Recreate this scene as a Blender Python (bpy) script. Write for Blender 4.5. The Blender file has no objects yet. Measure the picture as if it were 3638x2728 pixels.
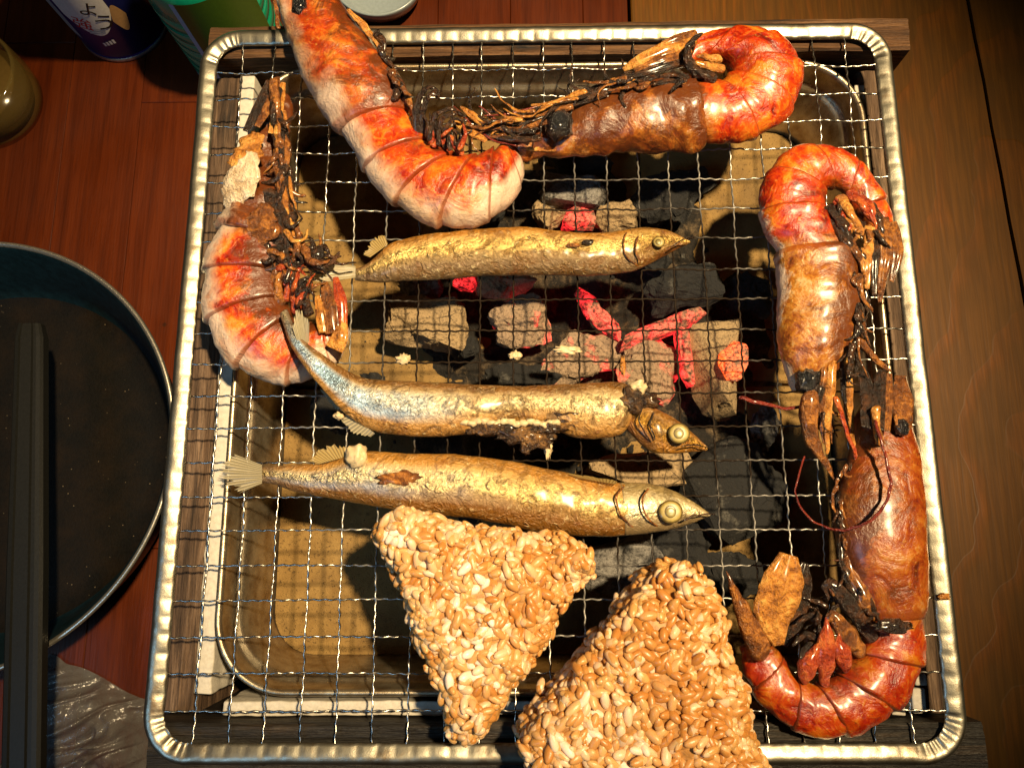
import bpy, bmesh, math, random
from mathutils import Vector, Matrix, Euler, noise
R = random.Random(7)
# ------------------------------------------------------------------ camera, light, exposure
# local units: centimetres, origin at the first wire crossing of the grate, z = 0 in the wire plane
OX, OY, OZ = 12.0, -12.0, -9.0           # table top is at local z = -9
def W(v): return Vector(((v[0]-OX)*.01, (v[1]-OY)*.01, (v[2]-OZ)*.01))
CAM = Vector((11.0853673, -18.4224874, 27.5167649)); CROT = Euler((.201519162, .0133727233, -.00323475097), 'XYZ')
FPX = 2732.0
sc = bpy.context.scene; COL = sc.collection
cd = bpy.data.cameras.new('camera'); cam = bpy.data.objects.new('camera', cd); COL.objects.link(cam)
cam.location = W(CAM); cam.rotation_euler = CROT
cd.sensor_fit = 'HORIZONTAL'; cd.sensor_width = 36; cd.lens = FPX/3638*36; cd.clip_start = .01; cd.clip_end = 50
sc.camera = cam
wd = bpy.data.worlds.new('World'); sc.world = wd; wd.use_nodes = True
wd.node_tree.nodes['Background'].inputs[0].default_value = (1.0, .62, .30, 1)
wd.node_tree.nodes['Background'].inputs[1].default_value = .006
def look(o, tgt):
    o.rotation_euler = (W(tgt)-o.location).to_track_quat('-Z', 'Y').to_euler()
ld = bpy.data.lights.new('key_lamp', 'SPOT'); ld.energy = 176; ld.color = (1, .755, .42); ld.shadow_soft_size = .032
ld.spot_size = math.radians(28.5); ld.spot_blend = .95
key = bpy.data.objects.new('key_lamp', ld); COL.objects.link(key); key.location = W((51, 4, 120)); look(key, (11.5, -6.5, 0))
ld = bpy.data.lights.new('cool_fill_light', 'AREA'); ld.energy = .75; ld.color = (.34, .66, 1); ld.shape = 'RECTANGLE'; ld.size = .16; ld.size_y = .25  # dim cool area light from the lower left
fil = bpy.data.objects.new('cool_fill_light', ld); COL.objects.link(fil); fil.location = W((-26, -40, 46)); look(fil, (6, -14, 0))
ld = bpy.data.lights.new('side_lamp', 'POINT'); ld.energy = .55; ld.color = (1, .70, .40); ld.shadow_soft_size = .03
sid = bpy.data.objects.new('side_lamp', ld); COL.objects.link(sid); sid.location = W((-38, 16, 62))
sc.view_settings.view_transform = 'Standard'; sc.view_settings.look = 'None'; sc.view_settings.exposure = 0; sc.view_settings.gamma = 1
sc.render.engine = 'CYCLES'; sc.cycles.use_denoising = True; sc.cycles.max_bounces = 8; sc.cycles.transparent_max_bounces = 12
sc.cycles.sample_clamp_indirect = 4; sc.cycles.caustics_reflective = False; sc.cycles.caustics_refractive = False
# ------------------------------------------------------------------ geometry helpers
def at(x, y, z):
    """point on the plane z (cm) seen at x, y of the photograph (2212 px wide)"""
    k = 3638/2212
    d = CROT.to_matrix() @ Vector(((x*k-1819)/FPX, -(y*k-1364)/FPX, -1))
    t = (z-CAM.z)/d.z
    return CAM + d*t
def thing(name, label, cat, loc, group=None):
    o = bpy.data.objects.new(name, None); COL.objects.link(o); o.location = W(loc); o.empty_display_size = .01
    tag(o, label, cat, group); return o
def tag(o, label, cat=None, group=None, kind=None):
    if label: o['label'] = label
    if cat: o['category'] = cat
    if group: o['group'] = group
    if kind: o['kind'] = kind
    return o
def wloc(o):
    v = o.location.copy()
    while o.parent: o = o.parent; v += o.location
    return v
def mk(name, verts, faces, mat, parent=None, smooth=True, uv=None, loc=None):
    me = bpy.data.meshes.new(name)
    base = W(loc) if loc is not None else (wloc(parent) if parent else Vector())
    me.from_pydata([W(v)-base for v in verts], [], faces)
    if uv:
        for ln, vals in uv.items():
            l = me.uv_layers.new(name=ln)
            for lp in me.loops: l.data[lp.index].uv = vals[lp.vertex_index]
    if smooth:
        me.polygons.foreach_set('use_smooth', [True]*len(me.polygons))
    if mat: me.materials.append(mat)
    me.update()
    o = bpy.data.objects.new(name, me); COL.objects.link(o)
    if parent: o.parent = parent
    o.location = base - (wloc(parent) if parent else Vector())
    return o
def cr(p, t):
    """Catmull-Rom through a list of tuples, t in 0..len-1"""
    n = len(p); i = min(max(int(t), 0), n-2); f = t-i
    a, b, c, d = p[max(i-1, 0)], p[i], p[i+1], p[min(i+2, n-1)]
    return tuple(.5*((2*b[k])+(-a[k]+c[k])*f+(2*a[k]-5*b[k]+4*c[k]-d[k])*f*f+(-a[k]+3*b[k]-3*c[k]+d[k])*f**3) for k in range(len(b)))
def nz(p, s, seed=0): return noise.noise(Vector((p[0]*s+seed*7.3, p[1]*s-seed*3.1, p[2]*s+seed*1.7)))
def rings_to_mesh(rings, close=True, cap0=True, cap1=True):
    v = []; f = []; n = len(rings[0])
    for r in rings: v += r
    for i in range(len(rings)-1):
        for j in range(n if close else n-1):
            k = (j+1) % n
            f.append((i*n+j, i*n+k, (i+1)*n+k, (i+1)*n+j))
    if cap0: f.append(tuple(range(n))[::-1])
    if cap1: f.append(tuple(range((len(rings)-1)*n, len(rings)*n)))
    return v, f
def tube(path, rad, ns=8, sub=6, flat=1.0):
    """path: xyz tuples (cm), rad: radius per path point"""
    n = len(path); P = [cr(path, i/sub) for i in range((n-1)*sub+1)]
    RR = [cr([(r,) for r in rad], i/sub)[0] for i in range((n-1)*sub+1)]
    rings = []
    for i, p in enumerate(P):
        t = (Vector(P[min(i+1, len(P)-1)])-Vector(P[max(i-1, 0)])).normalized()
        a = t.cross(Vector((0, 0, 1)))
        if a.length < .05: a = t.cross(Vector((0, 1, 0)))
        a.normalize(); b = a.cross(t)
        rings.append([tuple(Vector(p)+a*math.cos(2*math.pi*k/ns)*RR[i]+b*math.sin(2*math.pi*k/ns)*RR[i]*flat) for k in range(ns)])
    return rings_to_mesh(rings)
def loft(pairs, z0, rzf, t0, t1, ns, nr, scale=None, nzamp=0, nzs=1.5, seed=0, flatbot=.6, crinkle=0):
    """body between an outer and an inner outline; pairs in photo px unprojected by caller to cm"""
    rings = []; uvs = []; uvb = []
    for i in range(ns+1):
        s = i/ns; t = t0+(t1-t0)*s
        ox, oy, ix, iy = cr(pairs, t)
        o = Vector((ox, oy, 0)); q = Vector((ix, iy, 0)); c = (o+q)/2; h = (o-q)/2
        w = h.length; rz = rzf(t, w); sc_ = scale(s) if scale else 1
        ring = []
        for j in range(nr):
            a = 2*math.pi*j/nr; ca, sa = math.cos(a), math.sin(a)
            zz = rz*sa*(1 if sa > 0 else flatbot)
            p = c+h*ca*sc_+Vector((0, 0, zz*sc_))
            p.z += (z0(t) if callable(z0) else z0)+rz*flatbot
            if nzamp:
                dr = (h*ca+Vector((0, 0, rz*sa)))
                if dr.length > 1e-6: p += dr.normalized()*((nz(p, nzs, seed)+.45*nz(p, nzs*2.7, seed+2))*nzamp+((.5-abs(nz((p.x*.7+p.y*.5, p.y*1.5, p.z), 3.0, seed)*2))*crinkle+(.4-abs(nz(p, 6.5, seed+1)*2))*crinkle*.5 if crinkle else 0))
            ring.append(tuple(p)); uvs.append((s, .5+.5*ca)); uvb.append((t/(len(pairs)-1), .5+.5*ca))
        rings.append(ring)
    v, f = rings_to_mesh(rings)
    return v, f, {'seg': uvs, 'body': uvb}
def lathe(prof, c, n=48, flatz=1):
    rings = [[(c[0]+r*math.cos(2*math.pi*k/n), c[1]+r*math.sin(2*math.pi*k/n), c[2]+z) for k in range(n)] for r, z in prof]
    return rings_to_mesh(rings, cap0=False, cap1=False)
def box(x0, x1, y0, y1, z0, z1, bev=.05, seg=1):
    bm = bmesh.new(); bmesh.ops.create_cube(bm, size=1)
    for v in bm.verts: v.co = Vector(((x0+x1)/2+v.co.x*(x1-x0), (y0+y1)/2+v.co.y*(y1-y0), (z0+z1)/2+v.co.z*(z1-z0)))
    bmesh.ops.bevel(bm, geom=bm.edges[:], offset=bev, segments=seg, affect='EDGES', profile=.6)
    v = [tuple(x.co) for x in bm.verts]; bm.verts.index_update(); f = [tuple(x.index for x in p.verts) for p in bm.faces]; bm.free(); return v, f
def rrect(x0, x1, y0, y1, r, step=None, nc=10):
    pts = []
    for cx, cy, a0 in ((x1-r, y1-r, 0), (x0+r, y1-r, 90), (x0+r, y0+r, 180), (x1-r, y0+r, 270)):
        for k in range(nc+1):
            a = math.radians(a0+90*k/nc); pts.append((cx+r*math.cos(a), cy+r*math.sin(a)))
    if not step: return pts
    out = []
    for i, p in enumerate(pts):
        q = pts[(i+1) % len(pts)]; d = math.dist(p, q); m = max(1, round(d/step))
        out += [(p[0]+(q[0]-p[0])*k/m, p[1]+(q[1]-p[1])*k/m) for k in range(m)]
    return out
# ------------------------------------------------------------------ material helpers
class M:
    def __init__(s, name):
        s.m = bpy.data.materials.new(name); s.m.use_nodes = True; s.t = s.m.node_tree; s.t.nodes.clear()
        s.out = s.t.nodes.new('ShaderNodeOutputMaterial'); s._co = None
    def lk(s, a, b): s.t.links.new(a, b)
    def set(s, inp, v):
        if isinstance(v, bpy.types.NodeSocket): s.lk(v, inp)
        elif isinstance(v, (tuple, list)): inp.default_value = tuple(v)+((1,) if len(v) == 3 and inp.type == 'RGBA' else ())
        else: inp.default_value = v
    def nd(s, typ, **k):
        n = s.t.nodes.new(typ)
        for a, b in k.items(): setattr(n, a, b)
        return n
    def co(s):
        if not s._co: s._co = s.nd('ShaderNodeTexCoord').outputs['Object']
        return s._co
    def stretch(s, v):
        m = s.nd('ShaderNodeMapping'); s.lk(s.co(), m.inputs[0]); m.inputs['Scale'].default_value = v; return m.outputs[0]
    def noise(s, sc_, det=4, rough=.55, dist=0, vec=None, out='Fac', typ='FBM'):
        n = s.nd('ShaderNodeTexNoise', noise_type=typ); s.lk(vec or s.co(), n.inputs['Vector']); n.inputs['Scale'].default_value = sc_*100
        n.inputs['Detail'].default_value = det; n.inputs['Roughness'].default_value = rough; n.inputs['Distortion'].default_value = dist
        return n.outputs[0 if out == 'Fac' else 1]
    def vor(s, sc_, vec=None, feat='F1', out='Distance'):
        n = s.nd('ShaderNodeTexVoronoi', feature=feat); s.lk(vec or s.co(), n.inputs['Vector']); n.inputs['Scale'].default_value = sc_*100
        return n.outputs[out]
    def ramp(s, fac, stops, interp='LINEAR'):
        n = s.nd('ShaderNodeValToRGB'); n.color_ramp.interpolation = interp; e = n.color_ramp.elements
        while len(e) < len(stops): e.new(.5)
        for x, (p, c) in zip(e, stops):
            x.position = p; x.color = (tuple(c)+(1,)) if isinstance(c, (tuple, list)) else (c, c, c, 1)
        s.set(n.inputs[0], fac); return n.outputs[0]
    def mix(s, fac, a, b, mode='MIX'):
        n = s.nd('ShaderNodeMix', data_type='RGBA', blend_type=mode)
        s.set(n.inputs[0], fac); s.set(n.inputs[6], a); s.set(n.inputs[7], b); return n.outputs[2]
    def math(s, op, a, b=0.0, clamp=False):
        n = s.nd('ShaderNodeMath', operation=op); n.use_clamp = clamp; s.set(n.inputs[0], a); s.set(n.inputs[1], b); return n.outputs[0]
    def uv(s, layer):
        n = s.nd('ShaderNodeUVMap', uv_map=layer); x = s.nd('ShaderNodeSeparateXYZ'); s.lk(n.outputs[0], x.inputs[0]); return x.outputs[0], x.outputs[1]
    def pos(s):
        x = s.nd('ShaderNodeSeparateXYZ'); s.lk(s.nd('ShaderNodeNewGeometry').outputs['Position'], x.inputs[0]); return x.outputs
    def bump(s, h, st=.5, d=.0005, nrm=None):
        n = s.nd('ShaderNodeBump'); n.inputs['Strength'].default_value = st; n.inputs['Distance'].default_value = d; s.lk(h, n.inputs['Height'])
        if nrm: s.lk(nrm, n.inputs['Normal'])
        return n.outputs[0]
    def pbr(s, **k):
        n = s.nd('ShaderNodeBsdfPrincipled')
        for a, v in k.items(): s.set(n.inputs[a.replace('_', ' ')], v)
        s.lk(n.outputs[0], s.out.inputs[0]); s.p = n; return s.m
# ------------------------------------------------------------------ materials
def steel_mat(name, col, rough, soot=0.0, bump=.15):
    m = M(name); n = m.noise(3, 5, .6); f = m.noise(22, 3)
    c = m.mix(m.ramp(n, [(.45, 0), (.75, 1)]), col, tuple(x*.62 for x in col))
    if not soot:
        c = m.mix(m.ramp(m.noise(.8, 6, .75), [(.52, 0), (.70, .75)]), c, (.16, .085, .03))
    if soot:
        p = m.pos()
        dx = m.math('DIVIDE', m.math('SUBTRACT', p[0], .012), .088); dy = m.math('DIVIDE', m.math('SUBTRACT', p[1], .0), .085)
        d = m.math('ADD', m.math('MULTIPLY', dx, dx), m.math('MULTIPLY', dy, dy))
        k = m.math('ADD', d, m.math('MULTIPLY', m.math('SUBTRACT', m.noise(.9, 5, .7), .5), 1.6))
        k = m.ramp(m.math('MULTIPLY', k, .5), [(.28, soot), (.85, 0.0)])
        c = m.mix(k, c, (.016, .010, .006)); r = m.math('ADD', rough, m.math('MULTIPLY', k, .24))
        me = m.math('SUBTRACT', 1.0, m.math('MULTIPLY', k, .95))
    else: r, me = m.math('ADD', rough, m.math('MULTIPLY', n, .15)), 1.0
    return m.pbr(Base_Color=c, Metallic=me, Roughness=r, Specular_IOR_Level=m.math('SUBTRACT', .5, m.math('MULTIPLY', k, .42)) if soot else .5, Normal=m.bump(f, bump, .0003))
MAT_WIRE = steel_mat('wire_steel', (.46, .44, .41), .27, 1.0)
MAT_FRAME = steel_mat('frame_steel', (.36, .335, .27), .33)
def tray_material():
    m = M('tray_steel'); st = m.noise(1.2, 5, .65); f = m.noise(6, 5, .7, vec=m.stretch((6, 6, .7)))
    c = m.mix(m.ramp(st, [(.35, 0), (.75, 1)]), (.52, .45, .33), (.20, .12, .05))
    return m.pbr(Base_Color=c, Metallic=.9, Roughness=m.ramp(f, [(.3, .22), (.8, .5)]), Normal=m.bump(f, .2, .0005))
MAT_TRAY = tray_material()
def wood_mat(name, c0, c1, c2, axis, sc_=1.0, rough=.6, bump=.4, char=None, spec=.3):
    m = M(name); v = m.stretch((.06, 1, 1) if axis == 'x' else (1, .06, 1))
    g = m.noise(3.2*sc_, 6, .65, .6, v); g2 = m.noise(14*sc_, 4, .6, .2, v); b = m.noise(.35*sc_, 3, .5)
    c = m.ramp(g, [(.3, c0), (.5, c1), (.68, c2)])
    c = m.mix(m.ramp(g2, [(.45, 0), (.75, .75)]), c, tuple(x*.35 for x in c0))
    if char:
        k = m.ramp(m.math('ADD', m.noise(.9, 5, .7, vec=v), m.math('MULTIPLY', b, .5)), [(char, 0), (char+.16, 1)])
        c = m.mix(k, c, (.010, .008, .007))
    c = m.mix(m.ramp(b, [(.3, .35), (.7, 0)]), c, tuple(x*.5 for x in c1))
    return m.pbr(Base_Color=c, Roughness=m.ramp(g, [(.3, rough+.15), (.7, rough-.1)]), Specular_IOR_Level=spec, Normal=m.bump(m.math('ADD', g, m.math('MULTIPLY', g2, .6)), bump, .0012))
MAT_RAIL_X = wood_mat('box_wood_long', (.022, .010, .004), (.11, .050, .019), (.23, .115, .046), 'x', 1.0, .62, 1.0, .80)
MAT_RAIL_Y = wood_mat('box_wood_side', (.018, .010, .006), (.12, .070, .040), (.25, .160, .098), 'y', 1.0, .66, 1.0, .84)
MAT_RAIL_CHAR = wood_mat('charred_wood', (.008, .007, .006), (.022, .018, .014), (.07, .045, .025), 'x', 1.0, .5, .9, .7)
def table_mat(name, c0, c1, c2, sc_, rough):
    m = M(name); oi = m.nd('ShaderNodeObjectInfo').outputs['Random']
    cmb = m.nd('ShaderNodeVectorMath', operation='ADD'); m.lk(m.stretch((1, .05, 1)), cmb.inputs[0])
    sc3 = m.nd('ShaderNodeVectorMath', operation='SCALE'); sc3.inputs[0].default_value = (3, 1.7, 2); m.lk(oi, sc3.inputs['Scale']); m.lk(sc3.outputs[0], cmb.inputs[1])
    v = cmb.outputs[0]
    g = m.noise(1.6*sc_, 6, .6, .8, v); g2 = m.noise(9*sc_, 4, .6, .1, v); bl = m.noise(.22, 3, .5)
    c = m.ramp(g, [(.3, c0), (.52, c1), (.7, c2)])
    c = m.mix(m.ramp(g2, [(.5, 0), (.8, .55)]), c, tuple(x*.4 for x in c0))
    hv = m.nd('ShaderNodeHueSaturation'); m.lk(c, hv.inputs['Color']); m.lk(m.math('ADD', .93, m.math('MULTIPLY', oi, .12)), hv.inputs['Value'])
    spots = m.ramp(m.vor(.55), [(.0, 1), (.055, 1), (.075, 0)])
    c = m.mix(m.math('MULTIPLY', spots, m.ramp(m.noise(.4, 2), [(.55, 0), (.6, .6)])), hv.outputs[0], (.012, .006, .003))
    return m.pbr(Base_Color=c, Roughness=m.ramp(bl, [(.3, rough+.1), (.7, rough-.1)]), Specular_IOR_Level=.2, Normal=m.bump(m.math('ADD', g, g2), .25, .0006))
MAT_TABLE_RED = table_mat('red_brown_table_wood', (.046, .0072, .0007), (.072, .0115, .0011), (.090, .0155, .0016), 1.0, .45)
def board_mat():
    m = M('olive_brown_board_wood')
    # cathedral grain: nested V-shaped growth rings along the board
    x = m.nd('ShaderNodeSeparateXYZ'); m.lk(m.co(), x.inputs[0])
    wob = m.math('MULTIPLY', m.math('SUBTRACT', m.noise(.12, 3, .5), .5), 5.0)
    u = m.math('DIVIDE', m.math('SUBTRACT', x.outputs[0], .045), .035)
    arch = m.math('ADD', m.math('MULTIPLY', m.math('MULTIPLY', u, u), 1.3), m.math('MULTIPLY', x.outputs[1], 22.0))
    ph = m.math('ADD', arch, wob)
    ring = m.math('FRACT', m.math('MULTIPLY', ph, .62))
    rg = m.ramp(ring, [(0, .0), (.62, .15), (.86, 1), (.97, .9), (1, 0)])
    v = m.stretch((1, .05, 1)); g = m.noise(5, 5, .6, .3, v); b = m.noise(.25, 4, .55)
    c = m.mix(m.math('MULTIPLY', rg, .6), (.135, .052, .0048), (.21, .062, .0048))
    c = m.mix(m.ramp(g, [(.42, .55), (.62, 0)]), c, (.058, .022, .0026))
    c = m.mix(m.ramp(b, [(.35, .5), (.65, 0)]), c, (.080, .036, .0042))
    return m.pbr(Base_Color=c, Roughness=m.ramp(b, [(.3, .55), (.7, .42)]), Specular_IOR_Level=.2, Normal=m.bump(m.math('ADD', g, rg), .15, .0006))
MAT_BOARD = board_mat()
def simple(name, col, rough=.5, metal=0, noise_s=4, var=.35, bump=.2, **k):
    m = M(name); n = m.noise(noise_s, 5, .6)
    c = m.mix(m.ramp(n, [(.35, 0), (.7, 1)]), col, tuple(x*(1-var) for x in col))
    return m.pbr(Base_Color=c, Roughness=rough, Metallic=metal, Normal=m.bump(n, bump, .0004), **k)
MAT_STRIP = simple('white_ceramic_board', (.58, .53, .45), .85, 0, 6, .25, .5)
def brick_mat():
    m = M('diatomite_brick'); n = m.noise(1.1, 5, .6); s = m.ramp(m.noise(9, 4, .7), [(.30, 1), (.40, 0)]); g = m.noise(16, 4, .7)
    cr_ = m.ramp(m.vor(.85, feat='DISTANCE_TO_EDGE'), [(0, 1), (.02, 0)])
    c = m.ramp(n, [(.3, (.20, .112, .030)), (.7, (.32, .196, .062))])
    c = m.mix(m.math('MULTIPLY', s, .8), c, (.10, .055, .02))
    st = m.ramp(m.noise(.35, 4, .6), [(.5, 0), (.68, .55)])
    c = m.mix(st, c, (.10, .06, .025))
    return m.pbr(Base_Color=c, Roughness=.9, Normal=m.bump(m.math('SUBTRACT', m.math('ADD', m.math('MULTIPLY', g, .7), n), s), .7, .0014))
MAT_BRICK = brick_mat()
def coal_mat(name, ash, hot, tint):
    """charcoal: black with an ash coat, and cracks / flanks that still burn"""
    m = M(name); n = m.noise(1.1, 6, .65); f = m.noise(9, 5, .7); crk = m.vor(1.7, feat='DISTANCE_TO_EDGE')
    k = m.ramp(n, [(.62-ash*.5, 0), (.78-ash*.5, 1)])
    sp = m.ramp(f, [(.32, 1), (.45, 0)])
    ashc = m.mix(m.ramp(f, [(.35, 0), (.7, 1)]), tuple(x*.6 for x in tint), tint)
    c = m.mix(k, (.012, .012, .013), ashc); c = m.mix(m.math('MULTIPLY', sp, .85), c, (.02, .015, .01))
    ck = m.math('MULTIPLY', m.ramp(crk, [(0, 1), (.03, 0)]), m.ramp(m.noise(.7, 2), [(.5, 0), (.6, 1)])); c = m.mix(m.math('MULTIPLY', ck, .55), c, (.015, .012, .01))
    kw = {}
    if hot:
        e = m.noise(.75, 4, .6); em = m.ramp(e, [(.60-hot*.2, 0), (.72-hot*.2, 1)])
        kw = dict(Emission_Color=m.ramp(m.noise(1.6, 4), [(.35, (.5, .0, .01)), (.65, (1.0, .03, .03))]), Emission_Strength=m.math('MULTIPLY', em, 1.8))
    return m.pbr(Base_Color=c, Roughness=.88, Normal=m.bump(m.math('ADD', f, m.math('MULTIPLY', ck, -.8)), .9, .0016), **kw)
MAT_ASH = coal_mat('ash_coated_charcoal', .75, 0, (.46, .32, .17))
MAT_ASHGREY = coal_mat('grey_ash_charcoal', .5, 0, (.30, .28, .26))
MAT_BLACK = coal_mat('black_charcoal', .12, 0, (.16, .15, .13))
MAT_HOT = coal_mat('glowing_ash_charcoal', .7, .35, (.42, .29, .19))
def ember_mat(name, c0, c1, st):
    m = M(name); n = m.noise(1.8, 5, .65, .4); f = m.noise(8, 4, .7)
    e = m.math('MULTIPLY', m.ramp(n, [(.41, .02), (.58, 1)]), m.ramp(f, [(.38, .12), (.55, 1)]))
    return m.pbr(Base_Color=m.ramp(f, [(.35, (.03, .02, .016)), (.6, (.30, .17, .11))]), Roughness=.9, Normal=m.bump(f, .8, .001),
                 Emission_Color=m.ramp(n, [(.3, c0), (.68, c1)]), Emission_Strength=m.math('MULTIPLY', e, st))
MAT_EMBER = ember_mat('red_ember', (.5, .0, .008), (1.0, .035, .032), 2.6)
MAT_EMBER_HOT = ember_mat('orange_ember', (1.0, .03, .008), (1.0, .13, .012), 3.2)
# --- food
def prawn_mat(name, pale=.3, red=.5, char=.3, headchar=.5, split=.42, gold=.3, seed=0, dark=.80, ventral=.25):
    """cooked prawn shell. 'seg' = (along one segment, ventral..dorsal), 'body' = (head..tail, ventral..dorsal)"""
    m = M(name); su, sv = m.uv('seg'); bu, bv = m.uv('body')
    off = m.nd('ShaderNodeVectorMath', operation='ADD'); m.lk(m.co(), off.inputs[0]); off.inputs[1].default_value = (seed*.37, seed*.21, seed*.13); v = off.outputs[0]
    big = m.noise(.42, 5, .6, .5, v); mid = m.noise(.85, 6, .62, .9, v); fine = m.noise(5, 5, .7, .3, v); fib = m.noise(1.9, 4, .6, 2.2, v)
    D = lambda c: tuple(x*dark for x in c)
    c = m.ramp(m.math('ADD', m.math('MULTIPLY', mid, .75), m.math('MULTIPLY', fib, .25)), [(.36, D((.16, .007, .001))), (.44, D((.44, .018, .002))), (.52, D((.66, .075, .004))), (.62, D((.82, .26, .016)))])
    # fibrous fine streaks and joint lines
    c = m.mix(m.ramp(fib, [(.57, 0), (.72, .32)]), c, D((.86, .42, .07)))
    c = m.mix(m.ramp(fine, [(.60, 0), (.70, .6)]), c, D((.90, .52, .12)))
    jl = m.ramp(su, [(0, 1.0), (.07, .9), (.13, 0), (.84, 0), (.90, .5), (1, .2)])
    c = m.mix(m.math('MULTIPLY', jl, m.ramp(mid, [(.4, .2), (.6, .8)])), c, D((.30, .018, .003)))
    c = m.mix(m.math('MULTIPLY', m.ramp(su, [(.925, 0), (.955, 1)]), .8), c, D((.26, .028, .005)))
    # head: gold/brown shell
    hk = m.ramp(m.math('SUBTRACT', bu, split), [(.0, 1), (.03, 0)])
    hc = m.ramp(m.math('ADD', m.math('MULTIPLY', mid, .6), m.math('MULTIPLY', fine, .4)), [(.36, D((.07, .018, .004))), (.45, D((.32, .085, .010))), (.54, D((.58, .24, .03))), (.66, D((.76, .56, .28)))])
    c = m.mix(m.math('MULTIPLY', hk, gold), c, hc)
    # pale unpigmented shell, strongest along the back
    pk = m.math('ADD', m.math('MULTIPLY', big, 1.3), m.math('ADD', m.math('MULTIPLY', bv, 1.6), m.math('MULTIPLY', mid, .5)))
    pk = m.ramp(m.math('MULTIPLY', pk, .4), [(pale*.4-.05, 0), (pale*.4+.09, 1)])
    c = m.mix(m.math('MULTIPLY', pk, .88), c, m.ramp(m.math('ADD', m.math('MULTIPLY', big, .5), m.math('MULTIPLY', bv, .35)), [(.36, D((.78, .30, .05))), (.47, D((.84, .54, .26))), (.57, D((.88, .70, .54)))]))
    c = m.mix(m.math('MULTIPLY', m.ramp(su, [(.935, 0), (.96, 1)]), .6), c, D((.34, .06, .012)))
    # char and sauce burnt on, mainly on the belly side
    ck = m.math('ADD', m.math('MULTIPLY', m.noise(.62, 7, .74, .7, v), 1.0), m.math('MULTIPLY', m.math('SUBTRACT', .55, bv), ventral))
    ck = m.math('ADD', ck, m.math('MULTIPLY', hk, headchar*.36))
    k = m.ramp(ck, [(.72-char*.22, 0), (.80-char*.22, 1)])
    c = m.mix(m.math('MULTIPLY', k, .93), c, m.ramp(fine, [(.35, (.008, .004, .003)), (.65, (.075, .022, .006))]))
    k2 = m.ramp(ck, [(.60-char*.22, 0), (.74-char*.22, .75)])
    c = m.mix(m.math('MULTIPLY', k2, .62), c, (.17, .038, .006))
    sp = m.ramp(m.vor(5.5, v), [(.0, 1), (.10, 1), (.16, 0)])
    c = m.mix(m.math('MULTIPLY', sp, .6), c, (.12, .03, .01))
    h = m.math('ADD', m.math('MULTIPLY', mid, .8), m.math('ADD', m.math('MULTIPLY', fine, .12), m.math('MULTIPLY', fib, .16)))
    return m.pbr(Base_Color=c, Roughness=m.ramp(fine, [(.3, .42), (.7, .24)]), Subsurface_Weight=.04, Subsurface_Radius=(.003, .0012, .0008), Subsurface_Scale=1.0,
                 Specular_IOR_Level=.55, Coat_Weight=.5, Coat_Roughness=.24, Normal=m.bump(h, 1.0, .0019))
def limb_mat(name, c0, c1, c2, rough=.32):
    m = M(name); n = m.noise(2.2, 5, .65, .4); f = m.noise(9, 4, .65)
    c = m.ramp(m.math('ADD', m.math('MULTIPLY', n, .7), m.math('MULTIPLY', f, .3)), [(.36, c0), (.5, c1), (.63, c2)])
    return m.pbr(Base_Color=c, Roughness=rough, Coat_Weight=.4, Coat_Roughness=.15, Specular_IOR_Level=.55, Normal=m.bump(m.math('ADD', n, m.math('MULTIPLY', f, .5)), 1.0, .0026))
L_BURNT = limb_mat('burnt_limb', (.006, .004, .003), (.022, .010, .005), (.10, .035, .010))
L_BROWN = limb_mat('brown_limb', (.04, .012, .004), (.19, .06, .012), (.52, .20, .035))
L_GOLD = limb_mat('golden_limb', (.14, .04, .008), (.52, .20, .03), (.76, .42, .10))
L_RED = limb_mat('red_limb', (.16, .012, .004), (.42, .05, .010), (.60, .16, .03))
L_ANT = limb_mat('dark_red_antenna', (.10, .008, .006), (.19, .018, .010), (.28, .04, .015))
L_PALE = limb_mat('pale_flesh', (.50, .33, .18), (.74, .57, .38), (.86, .74, .56), .4)
L_EYE = limb_mat('black_eye', (.004, .004, .005), (.008, .008, .008), (.03, .02, .02), .2)
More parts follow.
